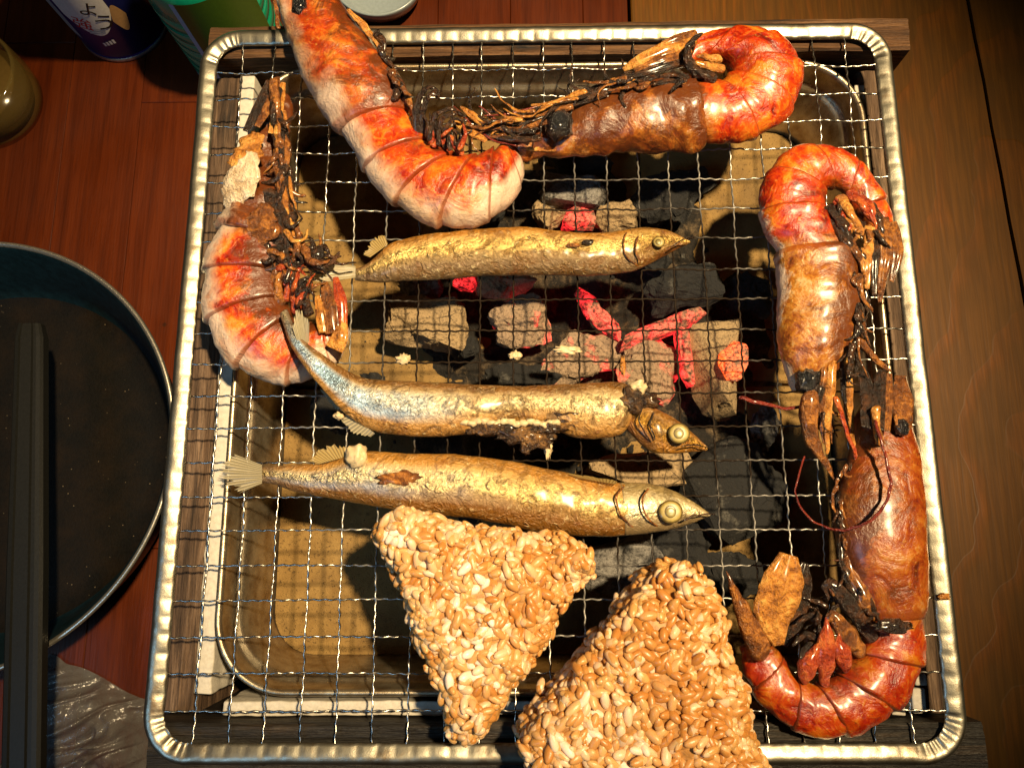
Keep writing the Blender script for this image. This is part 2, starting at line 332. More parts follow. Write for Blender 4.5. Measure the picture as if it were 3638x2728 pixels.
def fish_mat(name, c_back, c_mid, c_belly, brown, blue, seed=0, wr=1.0):
    """grilled silvery skin: wrinkled foil-like, gold; 'body' = (tail..head, belly..back)"""
    m = M(name); bu, bv = m.uv('body')
    off = m.nd('ShaderNodeVectorMath', operation='ADD'); m.lk(m.co(), off.inputs[0]); off.inputs[1].default_value = (seed*.31, seed*.17, seed*.11); v = off.outputs[0]
    w = m.noise(1.3, 5, .62, 1.2, v); f = m.noise(6, 5, .7, .6, v); big = m.noise(.5, 5, .6, .3, v); rd = m.noise(2.8, 4, .6, 1.8, v, typ='RIDGED_MULTIFRACTAL')
    bvn = m.math('ADD', bv, m.math('MULTIPLY', m.math('SUBTRACT', big, .5), .42))
    c = m.ramp(bvn, [(.20, c_belly), (.37, tuple(.75*a+.25*b for a, b in zip(c_belly, c_mid))), (.45, c_mid), (.62, c_mid), (.73, tuple(.4*a+.6*b for a, b in zip(c_mid, c_back))), (.86, c_back)])
    c = m.mix(m.ramp(w, [(.40, .7), (.50, 0)]), c, tuple(x*.42 for x in c_back))
    c = m.mix(m.math('MULTIPLY', m.ramp(rd, [(.35, 0), (.75, 1)]), m.ramp(bvn, [(.2, .05), (.44, .85), (.62, .85), (.8, .12)])), c, (.98, .84, .50))  # pale gold highlights painted into the colour, ridges then flecks
    c = m.mix(m.ramp(f, [(.58, 0), (.70, .5)]), c, (.95, .78, .42))
    bk = m.ramp(m.noise(.7, 6, .72, .6, v), [(.66-brown*.28, 0), (.76-brown*.28, 1)])
    c = m.mix(m.math('MULTIPLY', bk, .8), c, m.ramp(f, [(.35, (.05, .014, .003)), (.65, (.24, .075, .010))]))
    met = m.ramp(bvn, [(.26, .15), (.42, .9), (.62, .9), (.76, .12)])
    if blue:
        blue_sheen = m.math('MULTIPLY', m.ramp(bu, [(.02, 0), (.10, 1), (.34, 1), (.56, 0)]), m.ramp(bv, [(.18, 0), (.34, 1), (.66, 1), (.80, 0)]))  # blue sheen of the cool light painted into the skin colour
        blue_sheen = m.math('MULTIPLY', blue_sheen, m.ramp(big, [(.36, .35), (.52, blue)]))
        c = m.mix(blue_sheen, c, (.40, .63, .88)); met = m.math('MAXIMUM', met, m.math('MULTIPLY', blue_sheen, .75))
    c = m.mix(m.ramp(bu, [(0, .8), (.10, .35), (.2, 0)]), c, (.10, .08, .06))
    h = m.math('ADD', m.math('MULTIPLY', w, .32), m.math('ADD', m.math('MULTIPLY', rd, .20), m.math('MULTIPLY', f, .20)))
    return m.pbr(Base_Color=c, Metallic=met, Roughness=m.ramp(f, [(.3, .34), (.7, .46)]), Specular_IOR_Level=.7, Coat_Weight=.35, Coat_Roughness=.22, Normal=m.bump(h, wr, .0040))
def fin_mat(name, c0, c1, alpha):
    m = M(name); u, vv = m.uv('seg'); n = m.noise(4, 4)
    ray = m.ramp(m.math('FRACT', m.math('MULTIPLY', u, 13.0)), [(0, 0), (.25, 1), (.55, 0)])
    return m.pbr(Base_Color=m.mix(ray, c0, c1), Roughness=.35, Alpha=m.math('ADD', alpha, m.math('MULTIPLY', ray, .4), True), Specular_IOR_Level=.6, Normal=m.bump(ray, .6, .0006))
F_FIN = fin_mat('yellow_fin', (.50, .36, .13), (.24, .14, .04), .62)
F_TAIL = fin_mat('grey_fin', (.26, .22, .13), (.56, .48, .32), .82)
F_EYE = simple('cooked_eye_white', (.40, .30, .09), .4, 0, 6, .4, .2)
F_IRIS = simple('cooked_eye_ring', (.14, .095, .03), .3, 0, 6, .4, .2, Coat_Weight=.6)
F_PUPIL = simple('cooked_pupil', (.34, .28, .10), .35, 0, 6, .4, .2)
F_FLESH = simple('cooked_fish_flesh', (.68, .52, .30), .42, 0, 5, .3, .6, Subsurface_Weight=.15, Subsurface_Radius=(.003, .002, .001))
F_GUTS = limb_mat('dark_fish_guts', (.010, .006, .004), (.05, .022, .009), (.32, .16, .05))
def rice_mat(stuff=False):
    m = M('rice_grains_mass' if stuff else 'rice_grain'); n = m.noise(4, 4, .6)
    if stuff:
        sx = m.nd('ShaderNodeSeparateXYZ'); m.lk(m.vor(3.2, out='Color'), sx.inputs[0])
        oc = m.ramp(m.math('ADD', m.math('MULTIPLY', sx.outputs[0], .55), m.math('MULTIPLY', m.noise(.6, 3), .7)), [(.35, (.42, .17, .035)), (.62, (.58, .32, .11)), (.9, (.72, .54, .37))])
    else: oc = m.nd('ShaderNodeObjectInfo').outputs['Color']
    sp = m.ramp(m.noise(13, 3, .6), [(.27, 1), (.33, 0)])
    c = m.mix(m.ramp(n, [(.35, 0), (.75, .35)]), oc, (.60, .28, .07)); c = m.mix(m.math('MULTIPLY', sp, .7), c, (.16, .08, .03))
    return m.pbr(Base_Color=c, Roughness=.36, Subsurface_Weight=.35, Subsurface_Radius=(.0018, .0012, .0008), Subsurface_Scale=1.0, Specular_IOR_Level=.5, Normal=m.bump(n, .4, .0006))
MAT_RICE = rice_mat(); MAT_RICE2 = rice_mat(True)
MAT_RICECORE = simple('rice_core', (.46, .21, .045), .5, 0, 5, .5, .8)
# ------------------------------------------------------------------ setting: table
TZ = -9.0
tt = bpy.data.objects.new('table_top', None); COL.objects.link(tt); tt.location = W((0, 0, TZ)); tag(tt, 'red-brown laminated wooden table top under the grill', kind='structure')
x = -44.0; row = 0
while x < 16.5:
    w_ = min(3.9, 16.9-x); y = -52+((row*7.7) % 19)-19
    while y < 44:
        L = 17+((row*5+int(y)) % 7)
        if y+L > -46:
            g = .008
            v, f = box(x+g, x+w_-g, y+g, y+L-g, TZ-1.8, TZ+R.uniform(-.012, .0), .03)
            mk('plank', v, f, MAT_TABLE_RED, tt, False)
        y += L
    x += w_; row += 1
v, f = box(-44, 17, -60, 44, TZ-2.4, TZ-1.75, .02); mk('underside', v, f, simple('dark_gap', (.02, .008, .004), .8), tt, False)
tb = bpy.data.objects.new('table_board', None); COL.objects.link(tb); tb.location = W((31.3, -14.5, TZ)); tag(tb, 'olive-brown wooden board with curved grain right of the grill', kind='structure')
def slab(pts, z0, z1, name, mat, parent):
    n = len(pts); c = (sum(p[0] for p in pts)/n, sum(p[1] for p in pts)/n); ins = [(p[0]+(c[0]-p[0])*.004, p[1]+(c[1]-p[1])*.004) for p in pts]
    rings = [[(p[0], p[1], z0) for p in pts], [(p[0], p[1], z1-.05) for p in pts], [(p[0], p[1], z1) for p in ins]]
    v, f = rings_to_mesh(rings); return mk(name, v, f, mat, parent, False)
a = at(2090, 0, TZ); b = at(2212, 640, TZ); k = (b.x-a.x)/(b.y-a.y); sx = lambda y: a.x+k*(y-a.y)
def edge(y0, y1, off, amp):  # worn, wavering board edge
    n = 40; return [(sx(y0+(y1-y0)*i/n)+off+amp*nz((0, y0+(y1-y0)*i/n, off), .35)+amp*.6*nz((3, y0+(y1-y0)*i/n, off), 1.3), y0+(y1-y0)*i/n) for i in range(n+1)]
slab([(17.12, -60), (17.06, 44)][::-1][::-1] + edge(44, -60, -.10, .12), TZ-1.8, TZ, 'plank', MAT_BOARD, tb)
slab(edge(-60, 44, .10, .12) + [(80, 44), (80, -60)], TZ-1.8, TZ-.02, 'plank', MAT_BOARD, tb)
v, f = box(17.2, 80, -60, 44, TZ-2.4, TZ-1.75, .02); mk('underside', v, f, bpy.data.materials['dark_gap'], tb, False)
# ------------------------------------------------------------------ wooden grill box
bx = thing('grill_box', 'charred wooden grill box holding the steel tray under the wire grate', 'grill', (12, -12, TZ))
def rail(x0, x1, y0, y1, z0, z1, mat, axis, seed):
    """weathered timber: long box, grooved along the grain, uneven edges"""
    nl = 60; prof = []
    Wd = (y1-y0) if axis == 'x' else (x1-x0); nt = max(6, int(Wd/.11))
    us = [0]+[i/nt for i in range(nt+1)]+[1]
    rings = []
    for i in range(nl+1):
        s = i/nl; ring = []
        for j, u in enumerate(us):
            top = not (j == 0 or j == len(us)-1)
            l = (x0+(x1-x0)*s) if axis == 'x' else (y0+(y1-y0)*s)
            g = nz((l*.05, u*Wd*2.4, seed), 1, seed)*.11+nz((l*.25, u*Wd*6, seed), 1, seed+3)*.05
            e = -.09 if (j == 1 or j == len(us)-2) else 0
            z = z1+(min(g, .05)+e if top else 0) if top else z0
            wob = .05*nz((l*.6, j, 1), 1, seed)
            if axis == 'x': ring.append((l, y0+Wd*u+(wob if j in (0, 1, len(us)-2, len(us)-1) else 0), z))
            else: ring.append((x0+Wd*u+(wob if j in (0, 1, len(us)-2, len(us)-1) else 0), l, z))
        rings.append(ring)
    v, f = rings_to_mesh(rings); return mk('rail', v, f, mat, bx, False)
rail(-1.55, 26.75, .80, 2.22, TZ, -.16, MAT_RAIL_X, 'x', 1)
rail(-1.6, 26.45, -26.1, -24.42, TZ, -.16, MAT_RAIL_CHAR, 'x', 2)
rail(-2.05, -.58, -24.38, .75, TZ, -1.55, MAT_RAIL_Y, 'y', 3)
rail(25.2, 26.15, -24.38, .75, TZ, -1.5, MAT_RAIL_Y, 'y', 4)
v, f = box(-.55, 25.15, -24.4, .78, TZ+.02, TZ+.9, .05); mk('bottom_board', v, f, MAT_RAIL_X, bx, False)
def strip(x0, x1, y0, y1, z, seed):
    v, f = box(x0, x1, y0, y1, TZ+.9, z, .06, 2)
    bm = bmesh.new(); bv = [bm.verts.new(p) for p in v]
    for q in f: bm.faces.new([bv[i] for i in q])
    bmesh.ops.subdivide_edges(bm, edges=[e for e in bm.edges if e.calc_length() > 3], cuts=60, use_grid_fill=True)
    for p in bm.verts: p.co += Vector((nz(p.co, 1.6, seed), nz(p.co, 1.7, seed+1), nz(p.co, 2.2, seed+2)*.7))*.05
    bm.verts.index_update(); o = mk('insulation_strip', [tuple(p.co) for p in bm.verts], [tuple(p.index for p in q.verts) for q in bm.faces], MAT_STRIP, bx); bm.free(); return o
strip(-.50, .10, -23.65, .5, -1.0, 1); strip(.55, 24.3, -24.36, -23.88, -1.0, 2); strip(24.75, 25.15, -23.4, -.2, -1.0, 3); strip(24.6, 25.05, -24.3, -23.5, -1.0, 4)
# ------------------------------------------------------------------ steel tray, bricks
TX0, TX1, TY0, TY1 = .22, 24.86, -23.62, .68
tray = thing('steel_tray', 'rectangular stainless steel tray with rounded corners holding the charcoal', 'tray', (12, -12, -6))
prof = [(-.02, -.95), (-.06, -.75), (-.02, -.62), (.08, -.58), (.17, -.64), (.20, -.8), (.24, -1.6), (.30, -1.70), (.44, -1.76), (.54, -1.9), (.80, -4.9), (.95, -5.3), (1.3, -5.5)]
rings = []
for d, z in prof:
    rr = max(2.6-d, .8); rings.append([(px, py, z) for px, py in rrect(TX0+d, TX1-d, TY0+d, TY1-d, rr, None, 16)])
v, f = rings_to_mesh(rings, cap0=False); mk('tray_body', v, f, MAT_TRAY, tray)
bricks = [(1.02, 8.7, -22.9, -12.0), (8.85, 16.4, -22.9, -12.0), (16.55, 24.0, -22.9, -12.0), (1.02, 8.7, -11.85, -.15), (8.85, 16.4, -11.85, -.15), (16.55, 24.0, -11.85, -.15)]
bl = ['at the front left corner of the tray', 'at the front middle of the tray', 'at the front right corner of the tray', 'at the back left corner of the tray', 'at the back middle of the tray', 'at the back right corner of the tray']
for i, (x0, x1, y0, y1) in enumerate(bricks):
    cxs = [2.0 if (x0 < 2 and py == y0) or (x0 < 2 and py == y1) or (x1 > 23 and py in (y0, y1)) else .25 for py in (y0, y1)]
    pts = []
    for (cx, cy, sxn, syn) in ((x1, y1, -1, -1), (x0, y1, 1, -1), (x0, y0, 1, 1), (x1, y0, -1, 1)):
        rad = 1.7 if ((cx < 2 or cx > 23) and (cy > -1 or cy < -22)) else .15
        ox, oy = cx+sxn*rad, cy+syn*rad; a0 = {(-1, -1): 0, (1, -1): 90, (1, 1): 180, (-1, 1): 270}[(sxn, syn)]
        for q in range(7):
            aa = math.radians(a0+15*q); pts.append((ox+rad*math.cos(aa), oy+rad*math.sin(aa)))
    bk = mk('fire_brick', *(lambda r: rings_to_mesh(r))([[(p[0], p[1], -5.44) for p in pts], [(p[0], p[1], -4.75+.05*math.sin(i)) for p in pts], [((p[0]-(x0+x1)/2)*.985+(x0+x1)/2, (p[1]-(y0+y1)/2)*.985+(y0+y1)/2, -4.62+.05*math.sin(i)) for p in pts]]), MAT_BRICK, None, False, loc=((x0+x1)/2, (y0+y1)/2, -5.44))
    tag(bk, 'tan porous fire brick lying '+bl[i], 'brick', 'bricks lining the tray')
# ------------------------------------------------------------------ bed of charcoal dust and crumbs under the lumps, kept dark to carry cast shade too
def bed_mat():
    m = M('charcoal_dust'); n = m.noise(.9, 6, .7); f = m.noise(7, 5, .75)
    c = m.mix(m.ramp(n, [(.5, 0), (.64, 1)]), m.ramp(f, [(.4, (.008, .007, .006)), (.7, (.035, .026, .018))]), m.ramp(f, [(.35, (.05, .035, .02)), (.65, (.26, .18, .10))]))
    return m.pbr(Base_Color=c, Roughness=.95, Normal=m.bump(m.math('ADD', f, n), 1.0, .003))
v = []; f = []; NB = 90
for j in range(NB+1):
    for i in range(NB+1):
        x_, y_ = 4.4+17.8*i/NB, -20.6+18.6*j/NB; r_ = math.hypot((x_-13.6)/7.6, (y_+11.2)/8.2)+.34*nz((x_, y_, 0), .33, 2)+.13*nz((x_, y_, 0), 1.1, 3)
        h = max(-1, min(1, (1-r_)*3.2)); v.append((x_, y_, -4.66+h*.22+(.28*nz((x_, y_, 0), .8, 5)+.16*nz((x_, y_, 0), 2.2, 6)+.10*abs(nz((x_, y_, 0), 4.5, 7)))*max(0, h)))
for j in range(NB):
    for i in range(NB): k = j*(NB+1)+i; f.append((k, k+1, k+NB+2, k+NB+1))
tag(mk('charcoal_dust', v, f, bed_mat(), None, False, loc=(13.6, -11.2, -4.6)), 'bed of charcoal dust and ash, darkened for food shade, under the burning lumps', 'charcoal dust', kind='stuff')
rr = random.Random(4); v = []; f = []
for i in range(420):
    a_ = rr.uniform(0, 6.283); q = abs(rr.gauss(0, .5)); x_, y_ = 13.6+7.8*q*math.cos(a_), -11.2+8.2*q*math.sin(a_); s_ = rr.uniform(.05, .2)
    if not (1.8 < x_ < 23.2 and -22 < y_ < -1): continue
    n0 = len(v); v += [(x_+s_*rr.uniform(.5, 1)*dx, y_+s_*rr.uniform(.5, 1)*dy, -4.62+.15*max(0, 1-q)+s_*dz*rr.uniform(.5, .9)) for dx, dy, dz in ((-1, -1, -.2), (1, -1, -.2), (1, 1, -.2), (-1, 1, -.2), (-.6, -.6, 1), (.6, -.6, 1), (.6, .6, 1), (-.6, .6, 1))]
    f += [tuple(n0+z for z in q_) for q_ in ((0, 1, 5, 4), (1, 2, 6, 5), (2, 3, 7, 6), (3, 0, 4, 7), (4, 5, 6, 7))]
tag(mk('charcoal_crumbs', v, f, MAT_BLACK, None, False, loc=(13.6, -11.2, -4.6)), 'loose black charcoal crumbs scattered over the fire bricks', 'charcoal crumbs', kind='stuff')
# ------------------------------------------------------------------ charcoal
def coal(label, x, y, wpx, hpx, mat, rot=0, top=-2.9, th=1.7, seed=1, jag=.24, name='charcoal', tilt=0, npts=22, parent=None, group='charcoal pieces in the tray'):
    c = at(x, y, top-th*.25); s = 52.5*27.5/ (27.5) ; rr = random.Random(seed*13+5)
    if mat in (MAT_ASH, MAT_HOT): wpx *= 1.14; hpx *= 1.14
    bm = bmesh.new()
    for i in range(npts):
        p = Vector((rr.uniform(-1, 1), rr.uniform(-1, 1), rr.uniform(-1, 1))); m_ = max(abs(p.x), abs(p.y), abs(p.z)); p /= m_; p = p*.35+p.normalized()*.65
        bm.verts.new(Vector((p.x*wpx/105, p.y*hpx/105, p.z*th/2)))
    r = bmesh.ops.convex_hull(bm, input=bm.verts[:])
    bmesh.ops.delete(bm, geom=[g for g in r['geom_interior'] if isinstance(g, bmesh.types.BMVert)], context='VERTS')
    bmesh.ops.triangulate(bm, faces=bm.faces[:])
    for _ in range(3):
        bmesh.ops.subdivide_edges(bm, edges=[e for e in bm.edges if e.calc_length() > .22], cuts=1); bmesh.ops.triangulate(bm, faces=bm.faces[:])
    rot_ = Matrix.Rotation(math.radians(rot), 3, 'Z') @ Matrix.Rotation(math.radians(tilt), 3, 'Y')
    for p in bm.verts:
        q = p.co.copy(); n_ = q.normalized()
        p.co = rot_ @ (q+n_*(nz(q, 1.1, seed)*jag*1.5+abs(nz(q, 3.3, seed+5))*-jag*.9+nz(q, 8, seed)*jag*.3))+c
    bm.verts.index_update()
    o = mk(name, [tuple(p.co) for p in bm.verts], [tuple(p.index for p in q.verts) for q in bm.faces], mat, parent, False, loc=None if parent else (c.x, c.y, c.z-th/2)); bm.free()
    if not parent: tag(o, label, 'charcoal', group)
    return o
coal('large tan ash-coated charcoal lump left of the glowing coals', 925, 700, 180, 130, MAT_ASH, -18, -2.6, 2.0, 1)
coal('grey fibrous charcoal chunk above the large ash-coated lump', 905, 622, 110, 90, MAT_ASHGREY, 35, -2.8, 1.7, 2)
coal('small tan ash-covered charcoal just below the upper fish', 1085, 612, 130, 62, MAT_ASH, -8, -2.7, 1.6, 3)
coal('round tan ash-covered charcoal in the middle of the fire', 1125, 698, 130, 100, MAT_HOT, 10, -2.5, 1.8, 4)
coal('bluish grey charcoal behind the upper fish with a red end', 1235, 425, 175, 100, MAT_ASHGREY, -4, -2.6, 2.0, 5)
coal('pinkish red ember peeking out above the upper fish', 1246, 474, 84, 62, MAT_EMBER, 0, -2.45, 1.5, 6, .05)
coal('ash-covered charcoal lump at the right of the upper red ember', 1330, 470, 90, 70, MAT_ASH, 15, -2.9, 1.4, 7)
coal('ash-covered charcoal lump at the left of the upper red ember', 1180, 475, 70, 60, MAT_ASH, -15, -2.8, 1.5, 8)
coal('dark red ember between the grey chunk and small ash lump', 1005, 612, 62, 50, MAT_EMBER, 20, -3.0, 1.3, 9, .06)
coal('small pink ember beside the round ash-covered charcoal', 1072, 688, 46, 42, MAT_EMBER, 35, -2.85, 1.1, 10, .06)
coal('wide tan ash slope of charcoal below the middle of the fire', 1245, 775, 200, 100, MAT_HOT, 16, -2.9, 1.5, 11)
coal('jagged red ember running down beside the black charcoal', 1288, 680, 150, 44, MAT_EMBER, -52, -2.55, 1.3, 12, .10)
coal('long bright red ember bar slanting up to the right', 1428, 712, 225, 40, MAT_EMBER, 22, -2.25, 1.2, 13, .05)
coal('half-glowing tan ash block below the red ember bar', 1400, 800, 130, 140, MAT_HOT, -12, -2.7, 1.7, 14)
coal('narrow upright red ember beside the ash-coated log', 1478, 775, 34, 150, MAT_EMBER, 4, -2.2, 1.5, 15, .05)
log = coal('tan ash-coated charcoal log with a bright orange glowing end', 1545, 790, 110, 215, MAT_ASH, -4, -1.95, 2.0, 16, .07)
coal('', 1586, 780, 66, 86, MAT_EMBER_HOT, -4, -1.32, .6, 17, .03, 'glowing_end', parent=log)
coal('black charcoal with ash specks above the red ember bar', 1475, 628, 190, 100, MAT_BLACK, 14, -2.7, 1.8, 18)
coal('large flat black charcoal slab right of the fish heads', 1580, 1060, 215, 225, MAT_BLACK, 24, -2.6, 1.8, 19, .05)
coal('tan cracked ash-coated charcoal between the two lower fish', 1385, 1015, 230, 80, MAT_ASH, 4, -2.7, 1.7, 20, .06)
coal('black cracked charcoal with pale ash behind the rice balls', 1345, 1215, 190, 140, MAT_ASHGREY, 8, -2.7, 1.9, 21, .06)
coal('dark charcoal block between the rice ball and slab', 1470, 1180, 140, 130, MAT_BLACK, -12, -3.0, 1.6, 22)
coal('small black charcoal left of the middle fish', 820, 832, 120, 50, MAT_BLACK, -12, -3.2, 1.2, 23)
coal('black charcoal under the middle fish back', 1130, 812, 190, 60, MAT_BLACK, -3, -2.8, 1.5, 24)
coal('black charcoal far behind the upper grey charcoal', 1235, 350, 190, 70, MAT_BLACK, -6, -3.2, 1.3, 25)
coal('small dark charcoal shard at the right edge of the fire', 1668, 1052, 70, 110, MAT_BLACK, 40, -3.0, 1.4, 26)
coal('dark charcoal lump under the middle fish belly', 1080, 960, 210, 90, MAT_BLACK, 8, -3.0, 1.5, 27)
for i, (x_, y_, w_, h_, m_, ro, tp, l) in enumerate([  # dark lumps added to deepen the shaded parts of the tray floor
    (1455, 425, 210, 130, MAT_BLACK, 12, -3.1, 'large black charcoal added as shade under the tail of the red prawn'), (1010, 455, 170, 90, MAT_BLACK, -10, -3.3, 'added black charcoal half hidden behind the curled pale prawn'),
    (1090, 545, 170, 60, MAT_BLACK, 4, -3.1, 'added black charcoal hidden under the upper fish body'), (1390, 560, 130, 80, MAT_BLACK, -20, -3.0, 'added black charcoal right below the upper fish head'),
    (1615, 640, 110, 120, MAT_BLACK, 30, -3.3, 'added black charcoal between the ash log and right prawn'), (1250, 905, 220, 90, MAT_BLACK, -6, -3.2, 'added black charcoal under the torn middle fish'),
    (1560, 1250, 190, 110, MAT_BLACK, 10, -3.4, 'added black charcoal behind the larger rice ball top'), (1655, 930, 90, 120, MAT_ASHGREY, 20, -3.5, 'ash grey charcoal piece at the right of the fire'),
    (730, 905, 130, 80, MAT_BLACK, -30, -3.5, 'added black charcoal under the tail of the middle fish'), (1110, 1050, 190, 70, MAT_BLACK, 10, -3.4, 'added black charcoal hidden under the largest fish'), (1000, 760, 80, 50, MAT_BLACK, 20, -3.1, 'small added black charcoal between the two ash lumps')]):
    coal(l, x_, y_, w_, h_, m_, ro, tp, 1.5, 60+i)
# ------------------------------------------------------------------ wire grate
gr = thing('wire_grate', 'square woven wire grill grate with a crimped steel frame', 'grate', (12, -12, -.1))
GX0, GX1, GY0, GY1 = -1.66, 25.76, -25.62, 1.78
path = rrect(GX0, GX1, GY0, GY1, 1.55, .1, 14); rings = []
sec = [(0, .0), (-.03, .12), (.03, .2), (.14, .245), (.27, .235), (.40, .195), (.52, .155), (.60, .12), (.64, .06), (.62, -.02), (.5, -.07), (.3, -.09), (.1, -.08)]
n = len(path); s_ = 0
cxm, cym = (GX0+GX1)/2, (GY0+GY1)/2
for i, p in enumerate(path):
    q0, q1 = path[i-1], path[(i+1) % n]; tx, ty = q1[0]-q0[0], q1[1]-q0[1]; L = math.hypot(tx, ty); nx_, ny_ = -ty/L, tx/L
    s_ += math.dist(p, path[i-1]) if i else 0
    corner = (min(p[0]-GX0, GX1-p[0]) < 1.5) and (min(p[1]-GY0, GY1-p[1]) < 1.5)
    wv = nz((s_*.8, 0, 0), 1, 4); ph = s_*math.pi*2/.62+1.6*nz((s_*.5, 1, 0), 1, 8); cr_ = max(0, math.sin(ph))**2*(.55+.9*abs(nz((s_*.45, 3, 0), 1, 2)))
    if corner: cr_ = abs(math.sin(s_*math.pi*2/.78+wv*5+1.5*nz((s_*1.7, 2, 0), 1, 3)))*(.55+.6*abs(nz((s_*1.3, 5, 0), 1, 6)))
    ring = []
    for d, z in sec:
        k = max(0, min(1, (d-.15)/.3)) if z > .1 else 0
        zz = z-(cr_*(.045 if not corner else .11))*k+.03*wv*k
        if z > .1: zz += .012*nz((s_*3, d*5, 0), 1, 9)
        dd = d+(.035*cr_*k if d > .45 else 0)+.02*wv
        ring.append((p[0]+nx_*dd, p[1]+ny_*dd, zz))
    rings.append(ring)
rings.append(rings[0]); v, f = rings_to_mesh(rings, cap0=False, cap1=False); mk('frame', v, f, MAT_FRAME, gr)
def wire(axis, length, phase, seed):
    P = 1.2; N = int(length/.075); pts = []
    for i in range(N+1):
        s = length*i/N; z = .055*math.cos(math.pi*(s-0)/P+math.pi*phase)+.012*math.sin(s*2*math.pi/.4+seed)
        lat = .016*math.sin(s*2*math.pi/.42+seed*2)+.05*nz((s*.16, seed*3.7, 0), 1, seed)
        pts.append((s, lat, z) if axis == 'x' else (lat, s, z))
    rings = []; r = .035
    for i, p in enumerate(pts):
        t = (Vector(pts[min(i+1, N)])-Vector(pts[max(i-1, 0)])).normalized(); a_ = t.cross(Vector((0, 0, 1))).normalized(); b_ = a_.cross(t)
        rings.append([tuple(Vector(p)+a_*math.cos(2*math.pi*k/7)*r+b_*math.sin(2*math.pi*k/7)*r) for k in range(7)])
    v, f = rings_to_mesh(rings)
    me = bpy.data.meshes.new('wire'); me.from_pydata([Vector(q)*.01 for q in v], [], f); me.polygons.foreach_set('use_smooth', [True]*len(me.polygons)); me.materials.append(MAT_WIRE); return me
gl = gr.location
WX = [[wire('x', 27.0, ph, sd) for sd in (1, 2, 3)] for ph in (0, 1)]; WY = [[wire('y', 26.9, ph, sd) for sd in (4, 5, 6)] for ph in (0, 1)]
for j in range(21):
    o = bpy.data.objects.new('wire', WX[j % 2][R.randrange(3)]); COL.objects.link(o); o.parent = gr; o.location = W((-1.2-.0, -1.2*j+R.uniform(-.03, .03), 0))-gl; o.rotation_euler.z = R.uniform(-.002, .002)
for i in range(21):
    o = bpy.data.objects.new('wire', WY[i % 2][R.randrange(3)]); COL.objects.link(o); o.parent = gr; o.location = W((1.2*i+R.uniform(-.03, .03), -25.2, 0))-gl; o.rotation_euler.z = R.uniform(-.002, .002)
# ------------------------------------------------------------------ food helpers
def ctr(path, zs): return [tuple(at(x, y, z)) for (x, y), z in zip(path, zs)]
def limb(name, parent, path, z, r, mat, flat=.8, ns=8, sub=5):
    """tapered, bent limb; path in photo px, z and r one value or a list (cm)"""
    n = len(path); zs = z if isinstance(z, (list, tuple)) else [z]*n
    rs = r if len(r) == n else [r[0]+(r[1]-r[0])*i/(n-1) for i in range(n)]
    P_ = ctr(path, zs); e0 = tuple(Vector(P_[0])*1.0-(Vector(P_[1])-Vector(P_[0])).normalized()*rs[0]*.9); e1 = tuple(Vector(P_[-1])+(Vector(P_[-1])-Vector(P_[-2])).normalized()*max(rs[-1], .06)*1.6)
    v, f = tube([e0]+P_+[e1], [rs[0]*.3]+list(rs)+[rs[-1]*.15], ns, sub, flat); sd = len(bpy.data.objects)
    v = [tuple(Vector(p)+Vector((nz(p, 3, sd), nz(p, 3.2, sd+1), nz(p, 3.1, sd+2)))*(.05+.12*min(max(rs), .3))) for p in v]
    return mk(name, v, f, mat, parent)
def blade(name, parent, path, z, hw, mat, th=.05, ridge=.05, bend=0):
    """flat leaf-like plate (tail fin lobe, leg plate): centre path in px, half widths in px"""
    n = len(path); zs = z if isinstance(z, (list, tuple)) else [z]*n; S = 26; NX = 8; sd = len(bpy.data.objects)
    pts = ctr(path, zs); top = []; bot = []; uv = []
    for i in range(S+1):
        t = i/S*(n-1); p = Vector(cr(pts, t)); q = Vector(cr(pts, min(t+.05, n-1)))-Vector(cr(pts, max(t-.05, 0))); a_ = Vector((q.y, -q.x, 0)).normalized(); w_ = max(.012, cr([(h,) for h in hw], t)[0]/60)
        for j in range(NX+1):
            u = j/NX*2-1; zz = ridge*(1-abs(u))*1.2+ridge*.5*math.cos(u*9)-bend*u*u+.03*nz((p.x*2+u, p.y*2, 0), 1, sd)
            top.append(tuple(p+a_*u*w_*(1+(.5 if name == 'shell_flap' else .12)*nz((t*3, u*1.5, 0), 1, sd)+(.3 if name == 'shell_flap' else .05)*nz((t*9, u*2, 0), 1, sd+1))+Vector((0, 0, zz+th/2)))); bot.append(tuple(Vector(top[-1])-Vector((0, 0, th*(1.05-abs(u)))))); uv.append((i/S, j/NX))
    m_ = NX+1; N_ = len(top); f = []
    for i in range(S):
        for j in range(NX):
            q = (i*m_+j, i*m_+j+1, (i+1)*m_+j+1, (i+1)*m_+j); f.append(q); f.append(tuple(N_+k for k in q[::-1]))
    def side(idx):
        for a_, b_ in zip(idx, idx[1:]): f.append((a_, b_, N_+b_, N_+a_))
    side([i*m_ for i in range(S+1)]); side([i*m_+NX for i in range(S, -1, -1)]); side(list(range(NX, -1, -1))); side([S*m_+j for j in range(NX+1)])
    return mk(name, top+bot, f, mat, parent, True, {'seg': uv+uv, 'body': uv+uv})
def blob(name, parent, x, y, z, r, mat, seed=0, amp=.25, sub=3, fs=2.2, loc=None):
    """small lumpy solid: r = (rx, ry, rz) cm"""
    bm = bmesh.new(); bmesh.ops.create_icosphere(bm, subdivisions=sub, radius=1); c = at(x, y, z); v = []
    for p in bm.verts:
        d = p.co.normalized(); k = 1+amp*nz(d, fs, seed)*1.6; v.append((c.x+d.x*r[0]*k, c.y+d.y*r[1]*k, c.z+d.z*r[2]*k))
    bm.verts.index_update(); f = [tuple(q.index for q in p.verts) for p in bm.faces]; bm.free()
    return mk(name, v, f, mat, parent, loc=loc)
